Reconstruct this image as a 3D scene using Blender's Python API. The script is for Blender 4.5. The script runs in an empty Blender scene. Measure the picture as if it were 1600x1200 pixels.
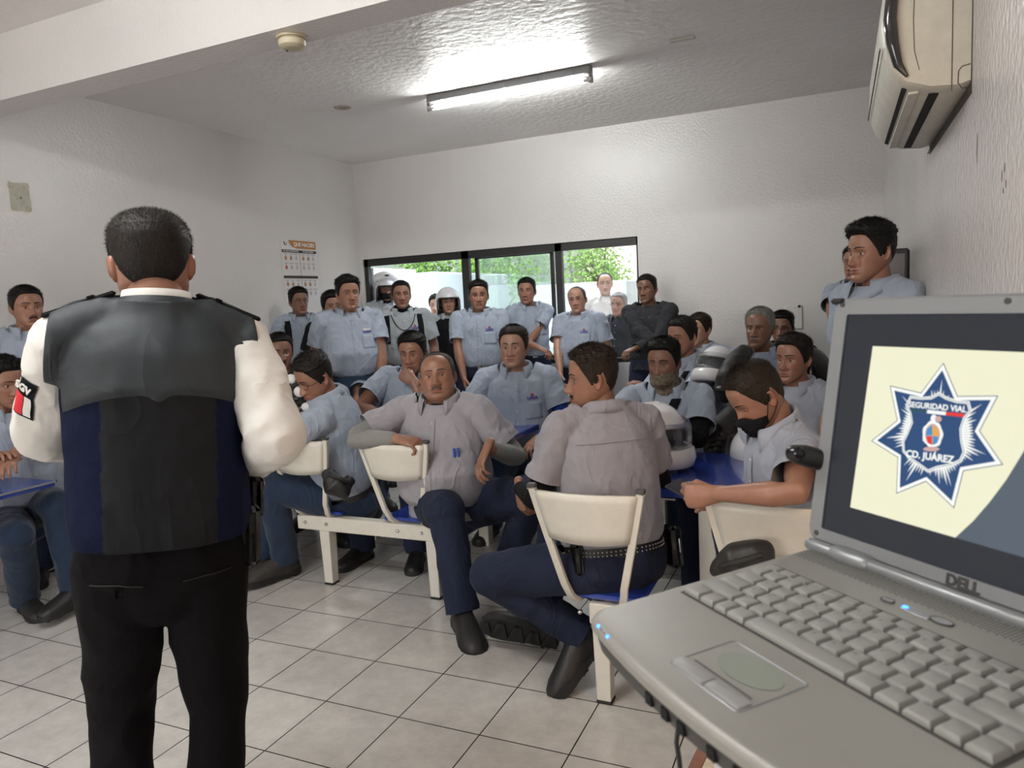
import bpy, math, random, zlib
import numpy as np
from mathutils import Vector, Matrix, noise
from mathutils.bvhtree import BVHTree

# ------------------------------------------------------------------ camera
SC = bpy.context.scene
COL = SC.collection
FPX = 1139.842
YAW, PITCH, ROLL = .42587, .11083, -.05130
def cam_basis():
    cy, sy = math.cos(YAW), math.sin(YAW); cp, sp = math.cos(PITCH), math.sin(PITCH)
    f = np.array([-sy*cp, cy*cp, -sp]); r = np.array([cy, sy, 0.]); u = np.cross(r, f)
    cr, sr = math.cos(ROLL), math.sin(ROLL)
    return cr*r+sr*u, -sr*r+cr*u, f
CR, CU, CF = cam_basis()
CC = np.array([0, 0, 1.55])
cd = bpy.data.cameras.new('camera'); cam = bpy.data.objects.new('camera', cd); COL.objects.link(cam)
cd.sensor_width = 36; cd.lens = FPX*36/1600; cd.clip_start = .02; cd.clip_end = 200
cam.matrix_world = Matrix(((CR[0], CU[0], -CF[0], CC[0]), (CR[1], CU[1], -CF[1], CC[1]), (CR[2], CU[2], -CF[2], CC[2]), (0, 0, 0, 1)))
cd.dof.use_dof = True; cd.dof.focus_distance = 3.2; cd.dof.aperture_fstop = 11
SC.camera = cam
SC.view_settings.view_transform = 'Standard'; SC.view_settings.look = 'None'
SC.view_settings.gamma = 1; SC.view_settings.use_curve_mapping = False
SC.view_settings.exposure = 0.12
try:
    SC.cycles.use_denoising = True; SC.cycles.denoiser = 'OPENIMAGEDENOISE'
    SC.cycles.max_bounces = 7; SC.cycles.diffuse_bounces = 4; SC.cycles.glossy_bounces = 3
    SC.cycles.sample_clamp_indirect = 4
except Exception: pass

def ray(x, y): return CR*(x-800)/FPX - CU*(y-600)/FPX + CF
def P(x, y, d): return CC + ray(x, y)*d
def atz(x, y, z):
    r = ray(x, y); return CC + r*(z-CC[2])/r[2]
def atx(x, y, X):
    r = ray(x, y); return CC + r*(X/r[0])
def aty(x, y, Y):
    r = ray(x, y); return CC + r*(Y/r[1])

# ------------------------------------------------------------------ sky, sun, big lights
XL, XR, YB, YN, HC = -4.717, .312, 6.6, -2.6, 3.091
W = bpy.data.worlds.new('sky'); SC.world = W; W.use_nodes = True
nt = W.node_tree; bg = nt.nodes['Background']
sk = nt.nodes.new('ShaderNodeTexSky'); sk.sky_type = 'NISHITA'; sk.sun_disc = False
sk.sun_elevation = math.radians(38); sk.sun_rotation = math.radians(200); sk.dust_density = 3
nt.links.new(sk.outputs[0], bg.inputs[0]); bg.inputs[1].default_value = .20
def light(name, kind, loc, energy, color, target=None, **kw):
    l = bpy.data.lights.new(name, kind); l.energy = energy; l.color = color
    for k, v in kw.items(): setattr(l, k, v)
    o = bpy.data.objects.new(name, l); COL.objects.link(o); o.location = loc
    if target is not None:
        o.rotation_euler = (Vector(target)-Vector(loc)).to_track_quat('-Z', 'Y').to_euler()
    return o
light('sun', 'SUN', (2, -4, 12), 4.2, (1, .93, .80), (-1.6, 9, 0), angle=math.radians(.6))
# ceiling tubes: one in view, one in the part of the room behind the beam
light('tube_light_back', 'AREA', (-2.14, 4.87, 2.955), 6, (.97, 1, .97), (-2.14, 4.87, 0), shape='RECTANGLE', size=1.2, size_y=.06)
light('tube_light_front', 'AREA', (-1.9, 0.7, 2.955), 10, (1, .97, .93), (-1.9, .7, 0), shape='RECTANGLE', size=1.2, size_y=.06)
# daylight through the openings
light('yard_daylight', 'AREA', (-3.2, 8.7, 4.3), 520, (.94, .98, 1), (-3.0, 5.2, .5), shape='RECTANGLE', size=4.5, size_y=1.6)
light('side_window_daylight', 'AREA', (.43, 1.28, 1.62), 9, (1, .62, .32), (-.9, 3.2, .8), shape='RECTANGLE', size=.6, size_y=.8)
light('rear_daylight', 'AREA', (-2.6, YN-.1, 1.5), 66, (1, .97, .94), (-2.6, 3, 1.2), shape='RECTANGLE', size=2.6, size_y=1.6)

# ------------------------------------------------------------------ helpers
def tag(o, label=None, cat=None, group=None, kind=None):
    if label: o['label'] = label
    if cat: o['category'] = cat
    if group: o['group'] = group
    if kind: o['kind'] = kind
    return o
def empty(name, loc=(0, 0, 0)):
    o = bpy.data.objects.new(name, None); COL.objects.link(o); o.location = [float(c) for c in loc]; o.empty_display_size = .1
    return o
MATS = {}
def mat(name, col, rough=.6, metal=0., bump=0., bscale=40., bdist=.01, var=0., vscale=6., sheen=0., spec=.5, emit=0., stretch=None, wr=0., wscale=9., attr=None, coat=0., trans=0., rvar=0., alpha=1., det=4.):
    if name in MATS: return MATS[name]
    m = bpy.data.materials.new(name); m.use_nodes = True; n = m.node_tree; b = n.nodes['Principled BSDF']; L = n.links.new
    c4 = (col[0], col[1], col[2], 1)
    b.inputs['Base Color'].default_value = c4; b.inputs['Roughness'].default_value = rough
    b.inputs['Metallic'].default_value = metal; b.inputs['Specular IOR Level'].default_value = spec
    b.inputs['Sheen Weight'].default_value = sheen; b.inputs['Coat Weight'].default_value = coat
    b.inputs['Transmission Weight'].default_value = trans; b.inputs['Alpha'].default_value = alpha
    tc = n.nodes.new('ShaderNodeTexCoord'); vec = tc.outputs['Object']
    if stretch:
        mp = n.nodes.new('ShaderNodeMapping'); mp.inputs['Scale'].default_value = stretch; L(vec, mp.inputs[0]); vec = mp.outputs[0]
    out = None
    if var:
        t = n.nodes.new('ShaderNodeTexNoise'); t.inputs['Scale'].default_value = vscale; t.inputs['Detail'].default_value = 6; t.inputs['Roughness'].default_value = .65
        L(vec, t.inputs[0])
        r = n.nodes.new('ShaderNodeMapRange'); r.inputs[1].default_value = .3; r.inputs[2].default_value = .7; r.inputs[3].default_value = 1-var; r.inputs[4].default_value = 1+var*.6
        L(t.outputs[0], r.inputs[0])
        mx = n.nodes.new('ShaderNodeMix'); mx.data_type = 'RGBA'; mx.blend_type = 'MULTIPLY'; mx.inputs[0].default_value = 1
        mx.inputs[6].default_value = c4; L(r.outputs[0], mx.inputs[7]); out = mx.outputs[2]
        if rvar:
            r2 = n.nodes.new('ShaderNodeMapRange'); r2.inputs[3].default_value = rough-rvar; r2.inputs[4].default_value = rough+rvar; L(t.outputs[0], r2.inputs[0]); L(r2.outputs[0], b.inputs['Roughness'])
    if attr:
        a = n.nodes.new('ShaderNodeAttribute'); a.attribute_name = attr
        mx = n.nodes.new('ShaderNodeMix'); mx.data_type = 'RGBA'; mx.blend_type = 'MULTIPLY'; mx.inputs[0].default_value = 1
        if out: L(out, mx.inputs[6])
        else: mx.inputs[6].default_value = c4
        L(a.outputs['Color'], mx.inputs[7]); out = mx.outputs[2]
    if out: L(out, b.inputs['Base Color'])
    h = None
    if bump:
        t = n.nodes.new('ShaderNodeTexNoise'); t.inputs['Scale'].default_value = bscale; t.inputs['Detail'].default_value = det
        L(vec, t.inputs[0]); bp = n.nodes.new('ShaderNodeBump'); bp.inputs['Strength'].default_value = bump; bp.inputs['Distance'].default_value = bdist
        L(t.outputs[0], bp.inputs['Height']); h = bp
    if wr:
        t = n.nodes.new('ShaderNodeTexNoise'); t.inputs['Scale'].default_value = wscale; t.inputs['Detail'].default_value = 2.5; t.inputs['Distortion'].default_value = 1.2
        mp = n.nodes.new('ShaderNodeMapping'); mp.inputs['Scale'].default_value = (1, 1, .55); mp.inputs['Rotation'].default_value = (.3, .5, .2); L(tc.outputs['Object'], mp.inputs[0]); L(mp.outputs[0], t.inputs[0])
        s1 = n.nodes.new('ShaderNodeMath'); s1.operation = 'SUBTRACT'; s1.inputs[1].default_value = .5; L(t.outputs[0], s1.inputs[0])
        s2 = n.nodes.new('ShaderNodeMath'); s2.operation = 'ABSOLUTE'; L(s1.outputs[0], s2.inputs[0])
        s3 = n.nodes.new('ShaderNodeMath'); s3.operation = 'POWER'; s3.inputs[1].default_value = .6; L(s2.outputs[0], s3.inputs[0])
        bp = n.nodes.new('ShaderNodeBump'); bp.inputs['Strength'].default_value = wr; bp.inputs['Distance'].default_value = .02; bp.invert = True
        L(s3.outputs[0], bp.inputs['Height'])
        if h: L(h.outputs[0], bp.inputs['Normal'])
        h = bp
    if h: L(h.outputs[0], b.inputs['Normal'])
    if emit:
        b.inputs['Emission Color'].default_value = c4; b.inputs['Emission Strength'].default_value = emit
    MATS[name] = m; return m

class MB:
    """collects geometry as arrays"""
    def __init__(s): s.V = []; s.F = []; s.n = 0; s.m = []
    def add(s, V, F, mi=0):
        V = np.asarray(V, float).reshape(-1, 3)
        s.V.append(V); s.F += [tuple(int(i)+s.n for i in f) for f in F]; s.m += [mi]*len(F); s.n += len(V); return s
    def verts(s): return np.concatenate(s.V) if s.V else np.zeros((0, 3))
    def merge(s, o, mi=None):
        n0 = s.n; s.V += o.V; s.F += [tuple(i+n0 for i in f) for f in o.F]; s.m += (o.m if mi is None else [mi]*len(o.F)); s.n += o.n; return s
    def xf(s, M, t=(0, 0, 0)):
        M = np.asarray(M); s.V = [v@M.T+np.asarray(t) for v in s.V]; return s
    def box(s, c, size, R=None, mi=0, bev=0.):
        c = np.asarray(c, float); h = np.asarray(size, float)/2
        if bev > 0:
            b = min(bev, min(h)*.95); pts = []; 
            for sx in (-1, 1):
                for sy in (-1, 1):
                    for sz in (-1, 1):
                        pts += [(sx*(h[0]-b), sy*(h[1]-b), sz*h[2]), (sx*(h[0]-b), sy*h[1], sz*(h[2]-b)), (sx*h[0], sy*(h[1]-b), sz*(h[2]-b))]
            V = np.array(pts)
            def I(sx, sy, sz, k): return ((sx > 0)*4+(sy > 0)*2+(sz > 0))*3+k
            F = []
            for z in (-1, 1): F.append([I(-1, -1, z, 0), I(1, -1, z, 0), I(1, 1, z, 0), I(-1, 1, z, 0)][::z])
            for y in (-1, 1): F.append([I(-1, y, -1, 1), I(1, y, -1, 1), I(1, y, 1, 1), I(-1, y, 1, 1)][::-y])
            for x in (-1, 1): F.append([I(x, -1, -1, 2), I(x, 1, -1, 2), I(x, 1, 1, 2), I(x, -1, 1, 2)][::x])
            for x in (-1, 1):
                for y in (-1, 1): F.append([I(x, y, -1, 1), I(x, y, -1, 2), I(x, y, 1, 2), I(x, y, 1, 1)][::x*y])
                for z in (-1, 1): F.append([I(x, -1, z, 0), I(x, -1, z, 2), I(x, 1, z, 2), I(x, 1, z, 0)][::-x*z])
            for y in (-1, 1):
                for z in (-1, 1): F.append([I(-1, y, z, 0), I(-1, y, z, 1), I(1, y, z, 1), I(1, y, z, 0)][::y*z])
            for x in (-1, 1):
                for y in (-1, 1):
                    for z in (-1, 1): F.append([I(x, y, z, 0), I(x, y, z, 1), I(x, y, z, 2)][::-x*y*z])
        else:
            V = np.array([(x, y, z) for x in (-h[0], h[0]) for y in (-h[1], h[1]) for z in (-h[2], h[2])])
            F = [(0, 1, 3, 2), (4, 6, 7, 5), (0, 4, 5, 1), (2, 3, 7, 6), (0, 2, 6, 4), (1, 5, 7, 3)]
        if R is not None: V = V@np.asarray(R).T
        return s.add(V+c, F, mi)
    def box2(s, a, b, mi=0, bev=0.):
        a = np.array(a, float); b = np.array(b, float); return s.box((a+b)/2, abs(b-a), None, mi, bev)
    def loft(s, pts, rad, side=(1, 0, 0), n=16, mi=0, exp=2., caps=True, rot=None):
        """closed tube through pts with elliptical radii (ra along side, rb across)"""
        pts = [np.asarray(p, float) for p in pts]; V = []; k = len(pts); side = np.asarray(side, float)
        a = np.linspace(0, 2*np.pi, n, endpoint=False)
        ca = np.sign(np.cos(a))*abs(np.cos(a))**(2/exp); sa = np.sign(np.sin(a))*abs(np.sin(a))**(2/exp)
        P2 = []; R2 = []; T2 = []
        for i in range(k):
            t = pts[min(i+1, k-1)]-pts[max(i-1, 0)]; t = t/(np.linalg.norm(t)+1e-9); T2.append(t)
        rr = [(r, r) if np.isscalar(r) else r for r in rad]
        if caps:
            for i, sg in ((0, -1), (k-1, 1)):
                m = min(rr[i]); lst = [(.55, .45), (.85, .82)] if caps is True else [(0.02, .9)]
                for off, sc in lst if i else []: pass
            r0 = min(rr[0]); r1 = min(rr[-1])
            cs = [(.5, .866), (.87, .5), (.99, .12)] if caps is True else [(.0, .5), (.0, .05)]
            A = [(pts[0]-T2[0]*r0*o, (rr[0][0]*c, rr[0][1]*c), T2[0]) for o, c in cs][::-1]
            B = [(pts[-1]+T2[-1]*r1*o, (rr[-1][0]*c, rr[-1][1]*c), T2[-1]) for o, c in cs]
        else: A = B = []
        seq = A+[(pts[i], rr[i], T2[i]) for i in range(k)]+B
        last = side
        for p, r, t in seq:
            u = last-t*(last@t); nu = np.linalg.norm(u)
            if nu < 1e-3:
                u = np.cross(t, [0.3, .5, .8]); nu = np.linalg.norm(u)
            u = u/nu; w = np.cross(t, u)
            V.append(p+np.outer(ca*r[0], u)+np.outer(sa*r[1], w)); 
            if rot == 'track': last = u
        V = np.concatenate(V); m = len(seq); F = []
        for i in range(m-1):
            for j in range(n):
                j2 = (j+1) % n; F.append((i*n+j, i*n+j2, (i+1)*n+j2, (i+1)*n+j))
        if caps:
            F.append(tuple(range(n))[::-1]); F.append(tuple((m-1)*n+j for j in range(n)))
        return s.add(V, F, mi)
    def tube(s, pts, r, n=8, mi=0, caps=True):
        rad = [r]*len(pts) if np.isscalar(r) else r
        return s.loft(pts, rad, side=(.31, .77, .55), n=n, mi=mi, caps=caps, rot='track')
    def ball(s, c, r, n=12, mi=0, R=None):
        r = np.array([r]*3 if np.isscalar(r) else r, float); V = []; F = []
        m = n//2+1
        for i in range(m+1):
            ph = math.pi*i/m
            for j in range(n):
                th = 2*math.pi*j/n; V.append((math.sin(ph)*math.cos(th), math.sin(ph)*math.sin(th), -math.cos(ph)))
        V = np.array(V)*r
        if R is not None: V = V@np.asarray(R).T
        for i in range(m):
            for j in range(n):
                j2 = (j+1) % n; F.append((i*n+j, i*n+j2, (i+1)*n+j2, (i+1)*n+j))
        return s.add(V+np.asarray(c, float), F, mi)
    def grid(s, A, mi=0, wrap=False):
        A = np.asarray(A); m, n = A.shape[:2]; F = []
        for i in range(m-1):
            for j in range(n if wrap else n-1):
                j2 = (j+1) % n; F.append((i*n+j, i*n+j2, (i+1)*n+j2, (i+1)*n+j))
        return s.add(A.reshape(-1, 3), F, mi)
    def prism(s, poly, z0, z1, mi=0, M=None, t=(0, 0, 0)):
        n = len(poly); V = [(x, y, z0) for x, y in poly]+[(x, y, z1) for x, y in poly]
        F = [tuple(range(n))[::-1], tuple(range(n, 2*n))]+[(i, (i+1) % n, (i+1) % n+n, i+n) for i in range(n)]
        V = np.array(V)
        if M is not None: V = V@np.asarray(M).T
        return s.add(V+np.asarray(t), F, mi)
    def mesh(s, name, base=(0, 0, 0), smooth=True, mats=(), colors=None):
        me = bpy.data.meshes.new(name); V = s.verts()-np.asarray(base, float)
        me.from_pydata(V.tolist(), [], s.F)
        for m in mats: me.materials.append(m)
        if s.m and max(s.m) > 0: me.polygons.foreach_set('material_index', s.m)
        me.polygons.foreach_set('use_smooth', [bool(smooth)]*len(me.polygons))
        if colors is not None:
            ca = me.color_attributes.new('tint', 'FLOAT_COLOR', 'POINT'); c4 = np.ones((len(V), 4)); c4[:, :3] = colors; ca.data.foreach_set('color', c4.ravel())
        me.update(); return me
    def build(s, name, mats, parent=None, smooth=True, base=None, colors=None, sharp=None, bevel=0):
        if not isinstance(mats, (list, tuple)): mats = [mats]
        if base is None: base = parent_world(parent) if parent is not None else (0, 0, 0)
        me = s.mesh(name, base, smooth, mats, colors)
        o = bpy.data.objects.new(name, me); COL.objects.link(o)
        if parent is not None: o.parent = parent; 
        elif any(base): o.location = base
        if sharp is not None and smooth:
            try: me.set_sharp_from_angle(angle=math.radians(sharp))
            except Exception: pass
        if bevel:
            md = o.modifiers.new('bevel', 'BEVEL'); md.width = bevel; md.segments = 2; md.limit_method = 'ANGLE'
        return o
def parent_world(p):
    v = np.zeros(3)
    while p is not None: v = v+np.array(p.location); p = p.parent
    return v

def remesh(mb, voxel, it=4, fac=.5):
    """union everything in mb into one smooth skin; returns V, F(quads)"""
    me = mb.mesh('tmp'); o = bpy.data.objects.new('tmp', me); COL.objects.link(o)
    md = o.modifiers.new('r', 'REMESH'); md.mode = 'VOXEL'; md.voxel_size = voxel
    if it:
        sm = o.modifiers.new('s', 'SMOOTH'); sm.factor = fac; sm.iterations = it
    dg = bpy.context.evaluated_depsgraph_get(); ev = o.evaluated_get(dg); m2 = ev.to_mesh()
    n = len(m2.vertices); V = np.zeros(n*3); m2.vertices.foreach_get('co', V); V = V.reshape(-1, 3)
    nl = len(m2.loops); li = np.zeros(nl, np.int64); m2.loops.foreach_get('vertex_index', li)
    F = li.reshape(-1, 4)
    ev.to_mesh_clear(); bpy.data.objects.remove(o); bpy.data.meshes.remove(me)
    return V.copy(), F.copy()
def vnormals(V, F):
    n = np.cross(V[F[:, 2]]-V[F[:, 0]], V[F[:, 3]]-V[F[:, 1]]); N = np.zeros_like(V)
    for k in range(4): np.add.at(N, F[:, k], n)
    return N/(np.linalg.norm(N, axis=1)[:, None]+1e-12)
def cut(V, F, p, nrm, rad):
    """remove what lies beyond the plane (within rad of p) and square the edge off on the plane"""
    p = np.asarray(p, float); nrm = np.asarray(nrm, float)/np.linalg.norm(nrm)
    d = (V-p)@nrm; near = np.linalg.norm(V-p, axis=1) < rad
    out = (d > 0) & near
    keep = ~out[F].all(axis=1); F2 = F[keep]
    used = np.zeros(len(V), bool); used[F2.ravel()] = True
    sn = used & out & (d < .03)
    V = V.copy(); V[sn] -= np.outer(d[sn], nrm)
    idx = -np.ones(len(V), int); idx[used] = np.arange(used.sum())
    return V[used], idx[F2]
def fold(V, F, amp, sc, seed, stretch=(1, 1, 1)):
    N = vnormals(V, F); S = np.array(stretch)*sc; off = np.array([seed*3.1, seed*1.7, seed*.9]); out = np.zeros(len(V))
    Q = V*S+off
    for i, q in enumerate(Q):
        a = noise.noise(Vector(q)); out[i] = (1-abs(a)*2.4)
    return V+N*(out*amp)[:, None]
def unit(v): v = np.asarray(v, float); return v/(np.linalg.norm(v)+1e-12)
def rotz(a): c, s = math.cos(a), math.sin(a); return np.array([[c, -s, 0], [s, c, 0], [0, 0, 1.]])
def rotx(a): c, s = math.cos(a), math.sin(a); return np.array([[1, 0, 0], [0, c, -s], [0, s, c.real]])
def roty(a): c, s = math.cos(a), math.sin(a); return np.array([[c, 0, s], [0, 1, 0], [-s, 0, c]])
def text_obj(name, s, size, M, parent, m, depth=.0008, align='CENTER', bold=0., fit=None):
    """lettering as a real thin mesh; M is a 4x4 world Matrix, x right, y up, z out"""
    cu = bpy.data.curves.new(name, 'FONT'); cu.body = s; cu.size = size; cu.extrude = depth; cu.align_x = align; cu.align_y = 'CENTER'; cu.offset = bold; cu.resolution_u = 3
    o = bpy.data.objects.new(name, cu); COL.objects.link(o); cu.materials.append(m)
    dg = bpy.context.evaluated_depsgraph_get(); me = bpy.data.meshes.new_from_object(o.evaluated_get(dg)); bpy.data.objects.remove(o)
    if fit: k = fit/max(1e-6, max(v.co.x for v in me.vertices)-min(v.co.x for v in me.vertices)); M = M@Matrix.Diagonal((k, min(k, 1.15) if k > 1 else k, 1, 1))
    o = bpy.data.objects.new(name, me); COL.objects.link(o)
    if parent is not None:
        o.parent = parent; M = Matrix.Translation(-Vector(parent_world(parent)))@M
    me.transform(M); me.update()
    return o
def frame4(p, x, y, z): 
    return Matrix(((x[0], y[0], z[0], p[0]), (x[1], y[1], z[1], p[1]), (x[2], y[2], z[2], p[2]), (0, 0, 0, 1)))
# ------------------------------------------------------------------ heads
HT = np.array([(-.118, .016, .074, .045, 2.), (-.112, .028, .084, .030, 2.), (-.100, .040, .088, .005, 2.1), (-.085, .050, .0885, -.025, 2.2), (-.068, .0575, .087, -.052, 2.2), (-.050, .063, .0865, -.068, 2.25),
 (-.025, .0675, .086, -.082, 2.25), (0, .0710, .086, -.092, 2.25), (.025, .0745, .088, -.099, 2.2), (.05, .0758, .088, -.101, 2.1), (.072, .0722, .083, -.096, 2.05), (.090, .0640, .071, -.084, 2.), (.104, .0515, .054, -.068, 2.),
 (.114, .0355, .034, -.046, 2.), (.1195, .0230, .014, -.030, 2.), (.1215, .008, -.002, -.016, 2.)])
HZ = HT[:, 0]
def hp(z):
    w_, a_, b_, e_ = [np.interp(z, HZ, HT[:, k]) for k in (1, 2, 3, 4)]; return [w_*1.065, a_, b_, e_]
def G(x, s): return np.exp(-.5*(x/s)**2)
def face_disp(x, z, fat=0.):
    ax = abs(x)
    d = -.0135*G(ax-.031, .0125)*G(z-.004, .0095)                       # eye sockets
    d += .0045*G(ax-.026, .018)*G(z-.025, .007)                          # brow ridge
    w = np.interp(z, [-.046, -.038, -.020, 0, .018], [.0125, .0135, .0085, .0062, .008])
    hN = np.interp(z, [-.056, -.050, -.044, -.036, -.026, -.010, .008, .022], [0, .004, .017, .0255, .0225, .013, .006, 0])
    d += hN*G(x, w)
    d += .009*G(ax-.0145, .0055)*G(z+.041, .006)                         # nostril wings
    d += .0035*G(ax-.043, .014)*G(z+.020, .014)                          # cheekbones
    d += .0065*G(x, .019)*(G(z+.0615, .0042)+.95*G(z+.0735, .0048)) + .004*G(x, .026)*G(z+.067, .014)
    d += -.0035*G(x, .019)*G(z+.0675, .0016)
    d += -.0045*G(x, .018)*G(z+.084, .0045)
    d += .0065*G(x, .018)*G(z+.101, .010)
    d += -.003*G(ax-.027, .004)*G(z+.050+.25*(ax-.027), .014)            # nose-mouth fold
    return d
class Head:
    def __init__(s, fat=0., long=1., nose=1., jaw=1., age=0.):
        s.fat, s.long, s.nose, s.jaw = fat, long, nose, jaw
    def prof(s, z):
        w, yf, yb, e = hp(z)
        low = np.clip((-z-.01)/.08, 0, 1)
        w = w*(1+s.fat*.35*low+s.fat*.12)*(1+(s.jaw-1)*low); yb = yb
        return w, yf+.006*s.fat*low, yb, e
    def pt(s, th, z):
        """th: 90deg = front"""
        w, yf, yb, e = s.prof(z); cy, ry = (yf+yb)/2, (yf-yb)/2
        c, q = np.cos(th), np.sin(th)
        x = w*np.sign(c)*abs(c)**(2/e); y = cy+ry*np.sign(q)*abs(q)**(2/e)
        fr = np.clip((y-cy)/np.maximum(ry, 1e-4)*1.6-.25, 0, 1); fr = fr*fr*(3-2*fr)
        y = y+face_disp(x, z)*fr*(1+(s.nose-1)*G(x, .014)*G(z+.03, .02))
        return np.stack([x, y, z*s.long], -1)
    def front(s, x, z, off=0.):
        w, yf, yb, e = s.prof(z); cy, ry = (yf+yb)/2, (yf-yb)/2
        u = np.clip(abs(x)/w, 0, .995)
        q = (1-u**e)**(1/e); y = cy+ry*q
        fr = np.clip(q*1.6-.25, 0, 1); fr = fr*fr*(3-2*fr)
        return np.stack([x*1., y+face_disp(x, z)*fr*(1+(s.nose-1)*G(x, .014)*G(z+.03, .02))+off, z*s.long], -1)
    def skin(s, tint_beard=0., nt=96, nz=84):
        th = np.linspace(0, 2*np.pi, nt, endpoint=False); th = th-.22*np.sin(2*(th-np.pi/2))*-1*.0
        # denser towards the front
        u = np.linspace(-1, 1, nt, endpoint=False); th = np.pi/2+np.pi*(u*.62+.38*u**3)
        z = np.concatenate([np.linspace(-.118, -.09, 10)[:-1], np.linspace(-.09, .035, int(nz*.7)), np.linspace(.035, .1215, int(nz*.3))[1:]])
        T, Zz = np.meshgrid(th, z); A = s.pt(T, Zz)
        mb = MB(); mb.grid(A, wrap=True); n = nt; V = A.reshape(-1, 3); m = len(z)
        mb.add([(0, .058, -.1205*s.long)], []); mb.add([(0, -.008, .1222*s.long)], [])
        b = mb.n-2; mb.F += [(b, (j+1) % n, j) for j in range(n)]+[(b+1, (m-1)*n+j, (m-1)*n+(j+1) % n) for j in range(n)]; mb.m += [0]*(2*n)
        V = mb.verts(); x, y, zz = V[:, 0], V[:, 1], V[:, 2]/s.long
        col = np.ones((len(V), 3)); front = (y > .02)
        lip = G(x, .019)*(G(zz+.0625, .0045)+G(zz+.0725, .0045)); lip = np.clip(lip*1.2, 0, 1)*front*(abs(x) < .027)
        col *= 1-lip[:, None]*np.array([.12, .38, .36])
        seam = G(zz+.0672, .0014)*(abs(x) < .025)*front; col *= 1-.6*seam[:, None]
        ch = (G(abs(x)-.042, .016)*G(zz+.025, .02)+.7*G(x, .013)*G(zz+.036, .012))*front; col *= 1-ch[:, None]*np.array([0, .13, .15])
        if tint_beard:
            bd = np.clip((-zz-.045)/.02, 0, 1)*(y > -.02)*(1-lip); bd = np.maximum(bd, G(x, .03)*G(zz+.055, .005)*front)
            col *= 1-tint_beard*bd[:, None]*np.array([.55, .5, .42])
        return mb, col
    def ears(s, mb0):
        out = []
        for sg in (-1, 1):
            r = np.linspace(0, 1, 9); pr = np.interp(r, [0, .25, .45, .62, .78, .9, 1], [-.004, -.006, .001, .0005, .006, .005, -.004])
            a = np.linspace(0, 2*np.pi, 20, endpoint=False)
            A = np.zeros((11, 20, 3))
            for i in range(9):
                yy = np.cos(a)*.0185*r[i]*(1+.15*np.sin(a)); zz = np.sin(a)*.033*r[i]
                lobe = np.where(np.sin(a) < -.6, .4, 1.)
                A[i] = np.stack([pr[i]*lobe+.004, yy, zz], -1)
            A[9] = A[8]+[-.009, 0, 0]; A[9][:, 1:] *= .93; A[10] = A[9]*[1, .5, .6]+[-.008, 0, 0]
            A = A.reshape(-1, 3)
            M = rotz(math.radians(24))@rotx(math.radians(8)); A = A@M.T
            w = s.prof(-.005)[0]
            A = A+np.array([w-.001, -.012, -.006])
            if sg < 0: A = A*[-1, 1, 1]
            A = A.reshape(11, 20, 3); mb0.grid(A if sg > 0 else A[:, ::-1], wrap=True); out.append(220)
        return mb0
def patch(h, x0, x1, zf0, zf1, off, nx=14, nz=4, mi=0, mb=None, thick=None):
    """raised patch hugging the face between curves zf0(u) and zf1(u)"""
    mb = mb or MB(); u = np.linspace(0, 1, nx); A = []
    for v in np.linspace(0, 1, nz):
        x = x0+(x1-x0)*u; z0 = zf0(u); z1 = zf1(u); z = z0+(z1-z0)*v
        e = off*(math.sin(math.pi*v)**.5 if nz > 2 else 1)*np.clip(np.sin(np.pi*np.clip(u, .03, .97))**.4, 0, 1)-.0008
        A.append(h.front(x, z, e))
    mb.grid(np.array(A), mi); return mb
def strands(h_pts, seed, n, L, r, dirs, mb):
    pass
HAIRCOL = {'black': (.007, .006, .0055), 'dark': (.012, .009, .0075), 'brown': (.024, .015, .010), 'grey': (.20, .195, .185), 'saltpepper': (.055, .05, .046)}
def hairline(th, recede=0., back=-.070):
    """z of the hairline by angle; th 90 front, 270 back"""
    a = np.degrees(th) % 360; a = np.where(a > 270, a-360, a); d = abs(a-90)          # 0 front .. 180 back
    return np.interp(d, [0, 25, 40, 52, 62, 70, 82, 92, 104, 118, 150, 180], [.083+recede, .082+recede, .076+recede, .056+recede*.8, .030, .012, -.022, -.018, .030, -.020, back+.008, back])
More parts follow.
